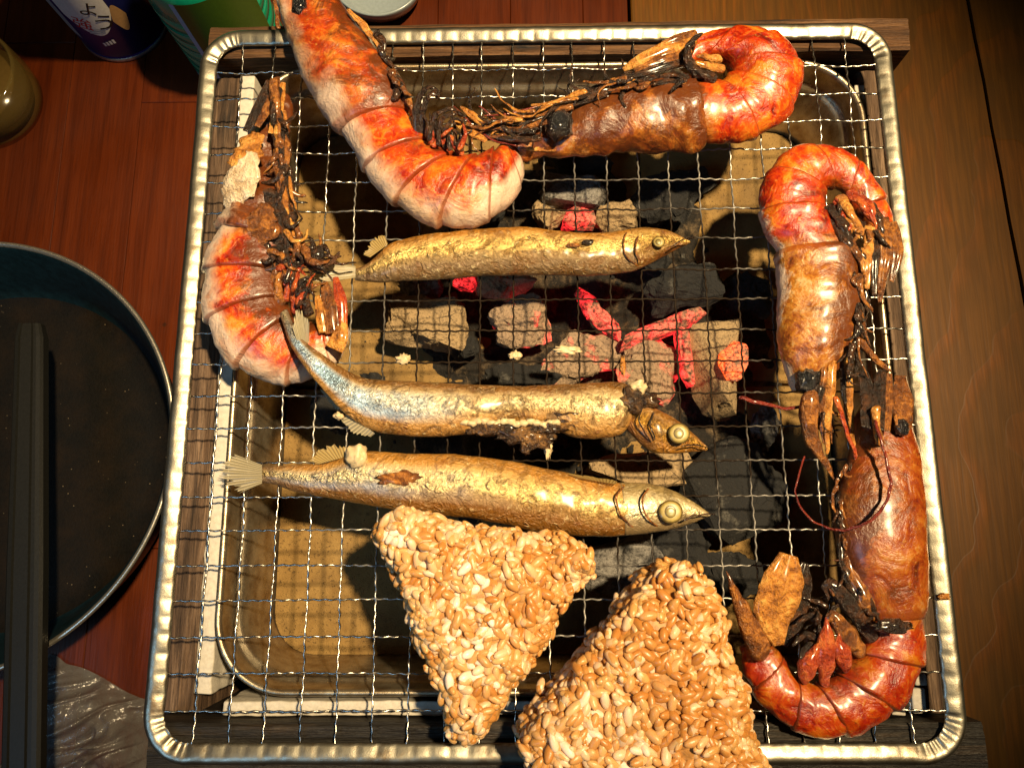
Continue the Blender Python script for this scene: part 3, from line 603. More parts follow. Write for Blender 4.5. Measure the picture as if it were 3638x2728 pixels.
def unpairs(pairs, z): return [(*at(a_, b_, z)[:2], *at(c_, d_, z)[:2]) for a_, b_, c_, d_ in pairs]
def prawn(label, pairs, hend, nseg, mat, zs=.95, rzk=.72, rzmax=1.15, seed=1, lump=.07, flare=.155, headlump=.10):
    pr = unpairs(pairs, zs); N = len(pairs)-1
    c = at((pairs[hend][0]+pairs[hend][2])/2, (pairs[hend][1]+pairs[hend][3])/2, 0)
    o = thing('prawn', label, 'prawn', (c.x, c.y, .06), 'grilled prawns on the grate')
    rzf = lambda t, w: min(rzk*w, rzmax)
    # carapace
    hs = lambda s: 1.0+flare*.9*s*s-(.10*((s-.955)/.045) if s > .955 else 0)
    v, f, uv = loft(pr, .06, rzf, 0, hend+.10, 64, 36, hs, headlump, 1.3, seed, .6); mk('carapace', v, f, mat, o, uv=uv)
    # abdomen segments, each overlapping the next
    for k in range(nseg):
        t0 = hend+(N-hend)*k/nseg-.05; t1 = hend+(N-hend)*(k+1)/nseg+(.16 if k < nseg-1 else 0)
        ss = lambda s: .915+flare*(s**.8)-(.15*((s-.95)/.05) if s > .95 else 0)
        v, f, uv = loft(pr, .06, rzf, max(t0, 0), min(t1, N), 24, 36, ss, lump, 1.8, seed+k, .6); mk('segment', v, f, mat, o, uv=uv)
    return o, pr
def tangle(name, parent, path, n, spread, length, r, mats, z, seed, dirn=None, jit=.6):
    """a mess of thin burnt limbs along a line: path px, spread px, length px"""
    rr = random.Random(seed)
    for i in range(n):
        t = rr.random()*(len(path)-1); x_, y_ = cr(path, t); q = cr(path, min(t+.1, len(path)-1)); d0 = math.atan2(q[1]-y_, q[0]-x_) if dirn is None else math.radians(dirn)
        if t > len(path)-1.1 and dirn is None: q = cr(path, t-.1); d0 = math.atan2(y_-q[1], x_-q[0])
        x_ += rr.uniform(-spread, spread); y_ += rr.uniform(-spread, spread); a_ = d0+rr.gauss(0, jit); c_ = rr.gauss(0, .5); P_ = []; L_ = length*rr.uniform(.5, 1.2)
        for k in range(4): P_.append((x_, y_)); x_ += math.cos(a_)*L_/3; y_ += math.sin(a_)*L_/3; a_ += c_
        z_ = z+rr.uniform(-.35, .3); rr0 = r*rr.uniform(.5, 1.2)
        limb(name, parent, P_, [z_, z_+rr.uniform(-.1, .25), z_+rr.uniform(-.1, .2), z_-.1], (rr0, rr0*.35), mats[rr.randrange(len(mats))], rr.uniform(.35, .8), 7, 4)
# ------------------------------------------------------------------ prawns
P2, pr = prawn('pale orange grilled prawn curled in a U beside the top frame, head leaving the picture', [(548,-75,690,-80),(600,25,757,30),(640,130,815,105),(682,208,858,165),(728,275,886,232),(765,325,915,280),(795,385,950,312),(845,432,985,330),(905,470,1015,335),(975,488,1040,330),(1050,472,1065,318),(1105,425,1082,303),(1133,365,1090,292),(1118,300,1070,275)], 4, 6,
    prawn_mat('prawn_shell_pale_orange', 2.08, .5, .46, .30, .30, .15, 2), zs=1.0, seed=3)
for p_, w_, m_ in [([(752,22),(790,62),(818,98)], [5,8,6], L_GOLD), ([(812,92),(835,130),(852,165)], [4,9,5], L_GOLD), ([(1045,268),(1018,248),(995,232)], [10,9,3], L_GOLD), ([(1052,300),(1010,278),(975,262)], [12,12,4], L_GOLD), ([(1078,292),(1060,272),(1035,258)], [14,14,8], L_GOLD)]:
    blade('tail_fin' if p_[0][0] > 900 else 'shell_flap', P2, p_, 1.35 if p_[0][0] < 900 else [1.2, 1.25, 1.1], w_, m_)
tangle('leg', P2, [(806,75),(842,145),(872,215)], 16, 7, 55, .15, [L_BURNT, L_BURNT, L_BROWN], 1.55, 5, None, .25)
for p_, m_ in [([(905,292),(898,240),(915,196),(938,192),(946,212)], L_BURNT), ([(912,290),(912,245),(928,205),(942,204)], L_BURNT), ([(952,312),(938,272),(945,245),(975,236),(1003,250)], L_BURNT), ([(958,310),(948,280),(958,254),(985,246)], L_BURNT), ([(965,312),(960,285),(975,262),(1005,262)], L_BURNT)]:
    limb('swimmeret', P2, p_, [1.2, 1.7, 2.0, 2.0, 1.8][:len(p_)], (.17, .06), m_, .6)
for p_ in [([(968,330),(955,300)]), ([(995,332),(975,300)]), ([(940,318),(925,285)]), ([(915,295),(905,262)])]: limb('swimmeret', P2, p_, [1.1, 1.5], (.17, .10), L_RED, .7)
blob('eye', P2, 648, 8, 1.6, (.3, .5, .3), L_EYE, 3)
tangle('swimmeret', P2, [(905,285),(955,312),(1000,322)], 12, 8, 60, .1, [L_BURNT, L_BURNT, L_RED], 1.7, 6, -75, .4)
limb('antenna', P2, [(600,60),(596,20),(590,-30)], 1.5, (.1, .06), L_BROWN)

P3, pr = prawn('bright red grilled prawn at the top right, tail curled and head pointing left', [(1100,330,1085,300),(1150,327,1130,262),(1230,322,1210,222),(1330,318,1300,190),(1440,312,1400,165),(1520,303,1480,160),(1600,298,1530,170),(1665,275,1560,168),(1715,230,1575,158),(1738,175,1580,145),(1728,115,1575,128),(1690,72,1560,118),(1635,50,1545,112),(1570,46,1520,115),(1512,62,1492,128)], 5, 6,
    prawn_mat('prawn_shell_bright_red', 3.0, .9, .30, .72, .36, .85, 5, ventral=.22), zs=1.0, seed=11, headlump=.17)
blob('eye', P3, 1208, 272, 1.35, (.55, .55, .5), L_EYE, 5, .2)
for p_, w_, m_ in [([(1500,82),(1440,105),(1380,132),(1345,152)], [16,18,14,4], L_GOLD), ([(1490,105),(1430,130),(1370,155)], [14,15,5], L_BROWN), ([(1480,128),(1420,148),(1355,168)], [12,12,4], L_BURNT), ([(1505,72),(1460,85),(1410,108)], [10,11,4], L_BROWN)]: blade('tail_fin', P3, p_, [1.6, 1.7, 1.6, 1.4][:len(p_)], w_, m_)
limb('swimmeret', P3, [(1512,165),(1492,140),(1486,112),(1496,86),(1512,74)], [1.3, 1.8, 2.1, 2.2, 2.2], [.24, .22, .15, .10, .07], L_BURNT, .7)
for p_ in [[(1540,168),(1500,150)], [(1555,150),(1510,138)], [(1480,172),(1420,180)], [(1550,128),(1510,122)]]: limb('swimmeret', P3, p_, [1.5, 1.75], (.2, .1), L_GOLD if p_[0][1] < 160 else L_BURNT, .6)
for p_, m_, r_ in [([(1330,180),(1230,212),(1130,246),(1055,238)], L_BURNT, .16), ([(1310,192),(1210,226),(1110,262),(1040,262)], L_BURNT, .18), ([(1260,200),(1200,222),(1150,228)], L_GOLD, .15), ([(1230,232),(1150,252),(1090,256)], L_BROWN, .16), ([(1300,205),(1180,245),(1080,285),(1000,250)], L_BURNT, .14), ([(1180,262),(1100,280),(1030,262),(985,245)], L_BROWN, .12), ([(1160,300),(1090,300),(1030,285)], L_BURNT, .16), ([(1150,285),(1080,276),(1010,238)], L_BURNT, .10), ([(1400,165),(1330,178),(1260,196)], L_BURNT, .2)]:
    limb('leg', P3, p_, [1.5, 1.35, 1.2, 1.1][:len(p_)], (r_, r_*.4), m_, .7)
for p_ in [[(1110,312),(1050,296),(985,235)], [(1120,300),(1075,262),(1040,232)], [(1200,222),(1100,246),(1050,250)]]: limb('antenna', P3, p_, [1.2, 1.3, 1.5], (.05, .03), L_ANT)
tangle('leg', P3, [(1380,168),(1280,200),(1180,240),(1090,270)], 34, 10, 90, .10, [L_BURNT, L_BURNT, L_BROWN, L_GOLD], 1.5, 7, None, .22)
tangle('leg', P3, [(1180,285),(1110,290),(1050,270)], 14, 14, 80, .09, [L_BURNT, L_BURNT, L_BROWN], 1.2, 8, None, .3)
tangle('swimmeret', P3, [(1490,165),(1420,172),(1340,180)], 14, 9, 60, .12, [L_BURNT, L_BURNT, L_BROWN], 1.75, 9, None, .4)
blade('rostrum', P3, [(1290,318),(1200,322),(1128,326)], [.7, .65, .6], [9, 8, 2], L_GOLD, .12)

P4, pr = prawn('red and gold grilled prawn against the right frame, head pointing down', [(1725,835,1785,845),(1702,790,1838,800),(1690,735,1853,740),(1686,660,1860,660),(1690,590,1860,590),(1685,545,1850,540),(1658,495,1815,485),(1647,435,1795,440),(1656,380,1790,415),(1690,328,1795,400),(1750,300,1810,395),(1815,305,1830,400),(1875,338,1845,415),(1918,390,1858,432),(1943,450,1868,455),(1950,515,1888,482)], 5, 6,
    prawn_mat('prawn_shell_red_gold', 2.55, .9, .38, .30, .345, .95, 8, ventral=.35), zs=1.0, seed=21)
for p_, w_, m_ in [([(1905,470),(1915,530),(1905,600),(1900,655)], [14,17,12,4], L_BROWN), ([(1880,490),(1872,560),(1872,625)], [12,14,5], L_GOLD), ([(1925,480),(1938,540),(1925,610)], [12,14,5], L_BROWN), ([(1895,500),(1890,560),(1888,640)], [9,10,4], L_BURNT)]: blade('tail_fin', P4, p_, [1.5, 1.55, 1.4, 1.2][:len(p_)], w_, m_)
for p_, m_ in [([(1815,430),(1835,455),(1862,500)], L_GOLD), ([(1800,455),(1822,485),(1840,530)], L_BURNT), ([(1840,420),(1862,440),(1880,470)], L_RED), ([(1860,430),(1880,450),(1895,490)], L_RED), ([(1822,500),(1845,535),(1862,570)], L_BROWN), ([(1880,445),(1900,475),(1905,510)], L_BURNT), ([(1805,480),(1830,520),(1868,560)], L_BURNT)]: limb('swimmeret', P4, p_, [1.3, 1.6, 1.5], (.22, .12), m_, .6)
blob('eye', P4, 1745, 825, 1.0, (.42, .5, .4), L_EYE, 8, .3)
for p_, r_, m_ in [([(1798,790),(1788,882),(1787,972)], [.17, .19, .08], L_GOLD), ([(1781,800),(1775,880),(1778,950)], [.13, .13, .06], L_BROWN), ([(1834,715),(1833,815),(1840,935),(1853,990)], [.17, .15, .10, .06], L_GOLD), ([(1806,862),(1833,941),(1856,1011),(1861,1061)], [.09, .08, .08, .05], L_RED), ([(1751,862),(1747,925),(1768,975),(1792,1014),(1821,1064)], [.30, .30, .2, .08, .05], L_BROWN), ([(1845,720),(1889,774),(1920,800)], [.13, .14, .07], L_BROWN), ([(1852,640),(1860,720),(1850,800)], [.2, .16, .08], L_BURNT), ([(1858,560),(1868,640),(1858,700)], [.2, .2, .1], L_BURNT), ([(1820,800),(1822,860),(1828,880)], [.1, .08, .04], L_BURNT), ([(1770,840),(1758,880),(1768,920)], [.2, .2, .1], L_BURNT)]: limb('leg', P4, p_, [1.25, 1.1, .9, .7, .5][:len(p_)], r_, m_, .7)
limb('antenna', P4, [(1740,878),(1698,881),(1650,872),(1603,860)], [.8, .9, 1.0, 1.0], (.05, .07), L_ANT)
tangle('leg', P4, [(1850,560),(1858,640),(1852,720),(1836,790)], 26, 8, 70, .12, [L_BURNT, L_BURNT, L_BROWN], 1.35, 10, None, .22)
tangle('leg', P4, [(1770,830),(1790,900)], 12, 16, 90, .09, [L_BROWN, L_BURNT, L_GOLD], .95, 11, 88, .25)
tangle('swimmeret', P4, [(1810,440),(1840,480),(1880,500)], 20, 14, 55, .13, [L_BURNT, L_BROWN, L_BURNT, L_RED, L_GOLD], 1.55, 12, 60, .5)

P1, pr = prawn('brown sauced grilled prawn with white back on the left, head pointing up', [(572,165,606,172),(545,225,620,215),(520,290,612,290),(496,370,615,380),(490,430,628,460),(470,485,640,530),(446,540,640,565),(435,600,625,600),(435,665,622,630),(455,735,625,655),(500,790,640,675),(565,818,655,688),(630,824,675,690),(690,800,690,680),(732,762,695,660),(748,700,692,640)], 5, 6,
    prawn_mat('prawn_shell_white_back', 2.08, .6, .48, .62, .34, .9, 13, ventral=.75), zs=1.0, seed=31, headlump=.24)
for p_, m_, r_ in [([(600,250),(606,330),(615,420),(635,510)], L_BURNT, .22), ([(590,180),(600,260),(610,320)], L_BROWN, .2), ([(612,300),(618,350),(600,400)], L_BROWN, .18), ([(630,470),(600,520),(560,540)], L_BURNT, .25), ([(640,520),(600,545),(540,560)], L_BURNT, .3), ([(660,545),(620,570),(560,580)], L_BURNT, .28), ([(580,420),(610,470),(632,520)], L_BURNT, .3), ([(600,330),(606,390),(618,460)], L_BROWN, .22), ([(570,470),(600,500),(650,540)], L_BURNT, .3), ([(690,548),(650,560),(610,572)], L_BURNT, .24)]:
    limb('leg', P1, p_, [1.5, 1.6, 1.5, 1.3][:len(p_)], (r_, r_*.6), m_, .6)
for p_, m_ in [([(622,600),(640,570),(668,555)], L_BURNT), ([(620,640),(628,600),(650,575)], L_RED), ([(605,650),(600,610),(612,580)], L_BROWN), ([(640,668),(635,620),(640,590)], L_RED), ([(665,675),(660,640),(655,610)], L_BURNT), ([(598,620),(592,590),(600,560)], L_BROWN)]: limb('swimmeret', P1, p_, [1.3, 1.6, 1.5], (.2, .12), m_, .6)
for p_, w_, m_ in [([(720,720),(712,660),(700,610)], [16,18,8], L_BROWN), ([(738,710),(735,650),(725,600)], [12,14,6], L_RED), ([(700,720),(692,670),(685,640)], [12,12,5], L_GOLD), ([(722,755),(735,725),(740,690)], [20,18,8], L_GOLD)]: blade('tail_fin', P1, p_, [1.4, 1.5, 1.4], w_, m_)
tangle('leg', P1, [(600,200),(606,300),(612,400),(625,480),(640,540)], 46, 16, 75, .15, [L_BURNT, L_BROWN, L_BURNT, L_BROWN, L_GOLD], 1.5, 13, None, .3)
tangle('leg', P1, [(560,520),(600,545),(650,555),(690,555)], 34, 16, 60, .15, [L_BURNT, L_BURNT, L_BROWN], 1.6, 14, None, .5)
tangle('swimmeret', P1, [(600,590),(625,620),(660,650)], 22, 16, 60, .13, [L_BURNT, L_RED, L_BROWN], 1.6, 15, -60, .4)
blade('shell_flap', P1, [(545,330),(530,380),(500,425),(488,450)], [1.95, 1.9, 1.6, 1.2], [14, 34, 30, 8], L_PALE, .08)
blade('shell_flap', P1, [(575,440),(560,490),(540,520)], [1.8, 1.85, 1.7], [10, 42, 16], L_BROWN, .08)
blade('shell_flap', P1, [(560,290),(535,335),(522,370)], [1.6, 1.8, 1.8], [18, 34, 26], L_GOLD, .08)
for p_, m_ in [([(600,168),(585,220),(555,275)], L_BROWN), ([(612,180),(600,240),(585,290)], L_GOLD), ([(580,175),(560,230),(530,285)], L_BURNT)]: blade('antenna_scale', P1, p_, [1.1, 1.35, 1.5], [6, 13, 7], m_)

P5, pr = prawn('orange-brown glossy grilled prawn in the lower right corner, head pointing up', [(1940,855,1885,855),(1975,900,1858,900),(1995,980,1845,980),(2002,1080,1820,1075),(2004,1180,1818,1170),(2008,1270,1850,1270),(2010,1330,1880,1335),(2012,1400,1875,1385),(1995,1470,1850,1425),(1955,1535,1820,1455),(1890,1580,1790,1475),(1810,1605,1760,1478),(1730,1587,1735,1465),(1665,1535,1715,1440),(1622,1465,1695,1412),(1612,1400,1672,1385)], 6, 6,
    prawn_mat('prawn_shell_orange_brown', 2.8, .8, .40, .25, .41, .55, 17, .60, ventral=.25), zs=1.0, seed=41, headlump=.05)
blob('eye', P5, 1948, 922, 1.5, (.25, .3, .22), L_EYE, 9, .2)
blade('tail_fin', P5, [(1682,1392),(1672,1330),(1690,1262),(1704,1198)], [1.2, 1.35, 1.5, 1.5], [12, 36, 42, 18], L_GOLD, .1, .1)
blade('tail_fin', P5, [(1690,1392),(1712,1330),(1728,1262),(1738,1215)], [.9, .95, 1.0, 1.0], [10, 26, 24, 8], L_BURNT, .06)
limb('telson', P5, [(1640,1400),(1612,1335),(1590,1285),(1572,1240)], [1.1, 1.3, 1.4, 1.5], [.42, .32, .18, .03], L_BROWN, .7)
for p_, m_, r_ in [([(1737,1470),(1748,1430),(1768,1392)], L_RED, [.16, .34, .05]), ([(1781,1472),(1782,1410),(1786,1340)], L_RED, [.16, .36, .05]), ([(1826,1445),(1820,1410),(1812,1375)], L_RED, [.16, .3, .06]), ([(1860,1408),(1830,1370),(1800,1330),(1785,1340)], L_BROWN, [.22, .32, .2, .06]), ([(1880,1373),(1840,1315),(1800,1262),(1782,1268),(1790,1290)], L_BURNT, [.25, .28, .2, .12, .06]), ([(1870,1350),(1825,1290),(1795,1275)], L_BROWN, [.22, .22, .08]), ([(1790,1350),(1760,1330),(1725,1345)], L_BURNT, [.14, .12, .05]), ([(1770,1380),(1740,1370),(1715,1390)], L_BURNT, [.12, .12, .05]), ([(1775,1400),(1745,1395),(1730,1420)], L_BURNT, [.1, .12, .05])]:
    limb('swimmeret', P5, p_, [1.0, 1.25, 1.4, 1.4, 1.3][:len(p_)], r_, m_, .7)
for p_, m_, r_ in [([(1838,1005),(1846,1060),(1856,1108)], L_BURNT, .13), ([(1800,1078),(1808,1110),(1826,1150)], L_BURNT, .14), ([(1818,1080),(1826,1120),(1830,1170)], L_BROWN, .16), ([(1832,1150),(1838,1230),(1872,1300)], L_BROWN, .3), ([(1815,1160),(1822,1220),(1850,1290)], L_BURNT, .2), ([(1800,1085),(1830,1130),(1840,1200)], L_BURNT, .16)]: limb('leg', P5, p_, [.9, 1.0, 1.1], (r_*.6, r_), m_, .7)
limb('antenna', P5, [(1736,990),(1719,1046),(1724,1087),(1757,1125),(1806,1144),(1859,1134),(1897,1108),(1921,1061),(1915,993),(1897,935),(1890,890)], [.5, .7, .8, 1.0, 1.4, 1.9, 2.1, 2.1, 2.0, 1.9, 1.7], (.035, .06), L_ANT, 1, 8, 8)
for p_, m_, w_ in [([(1921,808),(1918,870),(1914,932)], L_BROWN, [6, 11, 8]), ([(1862,800),(1876,862),(1872,925)], L_BURNT, [10, 17, 12]), ([(1945,812),(1950,870),(1952,925)], L_BROWN, [12, 22, 16]), ([(1892,880),(1894,920),(1902,960)], L_GOLD, [9, 8, 10]), ([(1905,800),(1898,860),(1900,930)], L_BURNT, [9, 16, 10])]: blade('antenna_scale', P5, p_, [1.2, 1.4, 1.6], w_, m_)
limb('antenna', P5, [(1892,884),(1893,920),(1898,950)], 1.75, (.16, .12), L_GOLD)
tangle('swimmeret', P5, [(1740,1370),(1780,1330),(1800,1280)], 18, 16, 50, .09, [L_BURNT], 1.1, 16, -60, .7)
tangle('leg', P5, [(1822,1010),(1812,1080),(1826,1150),(1845,1240),(1875,1310)], 24, 9, 65, .12, [L_BURNT, L_BURNT, L_BROWN], 1.0, 17, None, .25)
blob('burnt_patch', P5, 1930, 1352, 1.86, (.62, .22, .13), L_BURNT, 12, .35)

# ------------------------------------------------------------------ fish
def fan(name, parent, b0, b1, tips, z0, z1, mat, rays=15):
    """fin: rays spread from the base line b0-b1 to the points tips"""
    n = rays*2; S = 8; v = []; uv = []
    for i in range(n+1):
        u = i/n; bx_, by_ = b0[0]+(b1[0]-b0[0])*u, b0[1]+(b1[1]-b0[1])*u; tx, ty = cr(tips, u*(len(tips)-1)); q_ = 1-.22*abs(nz((i*.9, rays, 0), 1, 3))*2-(.10 if i % 2 else 0); tx, ty = bx_+(tx-bx_)*q_, by_+(ty-by_)*q_
        for j in range(S+1):
            s = j/S; x_, y_ = bx_+(tx-bx_)*s, by_+(ty-by_)*s; p = at(x_, y_, z0+(z1-z0)*s)
            v.append((p.x, p.y, p.z+(.035*s if i % 2 else 0)+.05*s*nz((x_*.03, y_*.03, 0), 1, rays))); uv.append((u, s))
    f = [(i*(S+1)+j, i*(S+1)+j+1, (i+1)*(S+1)+j+1, (i+1)*(S+1)+j) for i in range(n) for j in range(S)]
    return mk(name, v, f, mat, parent, True, {'seg': uv, 'body': uv})
def disc(name, parent, x, y, z, rx, ry, mat, h=.06, tilt=0):
    c = at(x, y, z); v = []; n = 28
    for q, hh in ((1.0, 0), (.96, .5), (.82, .85), (.5, 1.0), (0.001, 1.05)):
        for k in range(n):
            a_ = 2*math.pi*k/n; v.append((c.x+rx*q*math.cos(a_), c.y+ry*q*math.sin(a_), c.z+h*hh))
    f = [(i*n+k, i*n+(k+1) % n, (i+1)*n+(k+1) % n, (i+1)*n+k) for i in range(4) for k in range(n)]
    return mk(name, v, f, mat, parent)
def eye(parent, x, y, z, r, squash=.95):
    z -= .07; e = disc('eye', parent, x, y, z, r*1.15, r*1.15*squash, F_IRIS, .06)
    disc('eyeball', e, x, y, z+.045, r, r*squash, F_EYE, .05); disc('pupil_ring', e, x-1, y, z+.088, r*.56, r*.62*squash, F_IRIS, .018); disc('pupil', e, x, y+1, z+.098, r*.44, r*.48*squash, F_PUPIL, .03)
    return e
def fish(label, pairs, hidx, mat, hmat, zs=.55, rzk=.62, seed=1, lump=.03, rzmax=.72, headpairs=None, zl=None):
    pr = unpairs(pairs, zs); N = len(pairs)-1; c = at(*[(pairs[N//2][k]+pairs[N//2][k+2])/2 for k in (0, 1)], 0)
    o = thing('fish', label, 'fish', (c.x, c.y, .06), 'grilled smelt on the grate'); rzf = lambda t, w: min(rzk*w+.02, rzmax)
    v, f, uv = loft(pr, zl or .06, rzf, 0, hidx+.15, 220, 56, None, lump, 1.5, seed, .55, crinkle=.006); mk('body', v, f, mat, o, uv=uv)
    if headpairs: pr = unpairs(headpairs, zs); hidx = 0; N = len(headpairs)-1
    v, f, uv = loft(pr, .06, rzf, hidx, N, 60, 44, (lambda s: 1.02-.02*s) if not headpairs else None, .02, 2.2, seed+4, .55); mk('head', v, f, hmat, o, uv=uv)
    return o
GOLD = ((.50, .27, .06), (.80, .62, .30), (.42, .22, .05))
F1 = fish('small golden grilled fish nearest the top, right below the curled prawn', [(762,574,762,598),(785,566,785,602),(810,548,812,604),(840,524,842,604),(890,510,900,602),(960,500,975,599),(1050,492,1060,592),(1130,489,1130,592),(1180,493,1200,591),(1240,500,1270,593),(1310,499,1330,588),(1360,492,1372,580),(1400,488,1405,566),(1440,491,1440,546),(1470,500,1468,530),(1496,511,1496,515)], 11,
    fish_mat('fish_skin_gold', (.40, .17, .02), (.88, .62, .22), (.20, .12, .05), .30, 0, 1), fish_mat('fish_head_gold', (.28, .13, .02), (.72, .48, .14), (.22, .11, .02), .45, 0, 2), seed=2)
fan('tail_fin', F1, (768,575), (768,600), [(690,556),(662,574),(650,596),(658,606),(690,612)], .55, 1.1, F_TAIL, 17); fan('fin', F1, (838,528), (800,556), [(830,506),(806,512),(790,535),(782,550)], .6, .62, F_FIN, 10)
eye(F1, 1423, 523, .93, .2); limb('mouth', F1, [(1494,513),(1470,520),(1452,532)], [.75, .92, .9], (.02, .025), L_BURNT)
for q_ in ([(1352,505),(1347,530),(1356,558),(1376,572)], [(1378,512),(1372,535),(1382,560)]): limb('gill_slit', F1, q_, [.93, 1.0, .86, .6][:len(q_)], (.03, .025), L_BROWN)
blob('burnt_spot', F1, 1270, 523, 1.05, (.2, .1, .06), L_BURNT, 3); blob('burnt_spot', F1, 1238, 530, 1.03, (.26, .08, .05), L_BROWN, 4)
F2 = fish('middle grilled fish with bluish silver skin with painted blue sheen, torn belly and broken neck', [(645,692,630,703),(668,740,652,764),(700,772,680,810),(735,797,712,850),(770,812,745,893),(815,818,800,928),(880,822,870,940),(960,826,950,942),(1050,830,1030,932),(1120,831,1110,912),(1180,830,1190,925),(1240,828,1250,945),(1300,824,1305,946),(1345,824,1345,935),(1372,838,1368,905)], 13.9,
    fish_mat('fish_skin_silver_blue_sheen', (.22, .10, .02), (.90, .72, .38), (.44, .22, .05), .34, .95, 6), fish_mat('fish_head_brown_gold', (.26, .11, .015), (.52, .28, .045), (.38, .16, .015), .55, 0, 7), seed=6,
    headpairs=[(1352,888,1350,918),(1368,872,1362,932),(1400,872,1385,956),(1435,888,1412,976),(1470,908,1455,978),(1500,932,1495,974),(1535,962,1534,970)], zl=lambda t: .06+1.8*(lambda q: q*q*(3-2*q))(max(0, min(1, (4.9-t)/2.6))))
fan('tail_fin', F2, (668,738), (650,762), [(668,690),(655,672),(642,655),(634,672),(628,700)], 2.0, 2.3, F_TAIL, 13); fan('fin', F2, (742,886), (810,936), [(728,888),(738,915),(765,938),(800,944)], .5, .4, F_TAIL, 14)
fan('fin', F2, (700,845), (735,880), [(688,836),(705,862),(728,888)], .5, .45, F_TAIL, 8)
eye(F2, 1467, 936, 1.0, .33); limb('mouth', F2, [(1532,966),(1500,960),(1475,964)], [.55, .8, .9], (.02, .03), L_BURNT)
for q_ in ([(1388,880),(1382,905),(1392,935),(1412,958)], [(1412,892),(1405,915),(1415,945)]): limb('gill_slit', F2, q_, [.8, .95, .9, .6][:len(q_)], (.03, .025), L_BURNT)
for i, (bx_, by_, rx, ry, rz_, m_) in enumerate([(1060,925,.85,.26,.28,F_GUTS), (1120,938,.75,.32,.26,F_GUTS), (1165,950,.5,.3,.2,F_GUTS), (1180,925,.45,.22,.3,F_GUTS), (1360,868,.45,.42,.5,F_GUTS), (1400,868,.4,.22,.3,F_GUTS), (1240,905,.95,.36,.32,F_GUTS), (1375,838,.33,.26,.4,F_FLESH), (1135,965,.18,.26,.12,F_GUTS)]): blob('guts' if m_ is F_GUTS else 'flesh', F2, bx_, by_, .62, (rx, ry, rz_), m_, 20+i, .5)
for i, q in enumerate(range(1005, 1215, 14)): blob('flesh', F2, q, 913+3*math.sin(i*1.7)+(q-1100)*.02, .78, (.19, .13, .17), F_FLESH, 40+i, .35, 2)
blob('flesh', F2, 733, 898, .5, (.17, .14, .14), F_FLESH, 66, .4)
F3 = fish('largest grilled fish with a big pale eye, lowest of the three', [(560,1006,560,1040),(590,1004,590,1046),(640,1002,640,1062),(700,998,705,1074),(755,978,770,1086),(810,974,830,1098),(880,979,900,1110),(960,980,980,1117),(1040,986,1060,1127),(1130,1001,1150,1146),(1210,1017,1230,1155),(1280,1033,1300,1159),(1340,1042,1350,1156),(1395,1043,1405,1150),(1450,1056,1452,1143),(1500,1081,1498,1130),(1541,1108,1541,1113)], 12,
    fish_mat('fish_skin_bright_gold', (.44, .20, .03), (.92, .68, .26), (.21, .085, .010), .24, .2, 11), fish_mat('fish_head_silver', (.28, .20, .08), (.80, .68, .42), (.22, .15, .07), .14, 0, 12, .7), seed=9, rzmax=.85)
fan('tail_fin', F3, (566,1004), (566,1044), [(500,978),(478,995),(470,1020),(482,1045),(515,1066)], .5, .3, F_TAIL, 19); fan('fin', F3, (752,985), (690,1002), [(748,962),(712,958),(680,975),(666,995)], .6, .62, F_FIN, 12)
blob('flesh', F3, 772, 985, .95, (.33, .42, .3), F_FLESH, 70, .3)
eye(F3, 1449, 1105, 1.05, .36); limb('mouth', F3, [(1540,1111),(1505,1112),(1480,1122)], [.6, .9, .95], (.02, .03), L_BURNT)
for q_ in ([(1345,1052),(1330,1080),(1342,1115),(1372,1140)], [(1400,1056),(1388,1085),(1400,1120),(1420,1136)]): limb('gill_slit', F3, q_, [1.06, 1.17, 1.08, .7], (.035, .03), L_BROWN)
fan('fin', F3, (1330,1046), (1250,1032), [(1335,1038),(1280,1028),(1215,1020)], 1.0, .7, F_FIN, 8)
blob('burnt_spot', F3, 868, 1035, 1.08, (.75, .24, .08), L_BROWN, 71, .5)
# ------------------------------------------------------------------ scraps stuck to the wires
for i, (x_, y_, r, l) in enumerate([(1225, 756, (.5, .15, .08), 'pale torn fish scrap stuck on the wires above the ash slope'), (1112, 768, (.2, .16, .1), 'small pale fish crumb on a wire left of the torn scrap'), (872, 776, (.24, .18, .12), 'cream fish crumb on the wire over the small black charcoal'), (1345, 790, (.10, .34, .1), 'thin golden drip hanging on a wire above the middle fish'), (1183, 968, (.13, .34, .12), 'small yellow curl of flesh between the two lower fish'), (2038, 1288, (.2, .1, .06), 'tiny brown crumb on the right side of the steel frame')]):
    c = at(x_, y_, .06); o = blob('food_scrap', None, x_, y_, .1 if i < 5 else .28, r, F_FLESH if i not in (3, 5) else L_GOLD, 80+i, .55, 3, 2.6, loc=(c.x, c.y, .05)); tag(o, l, 'food scrap', 'scraps on the grate')
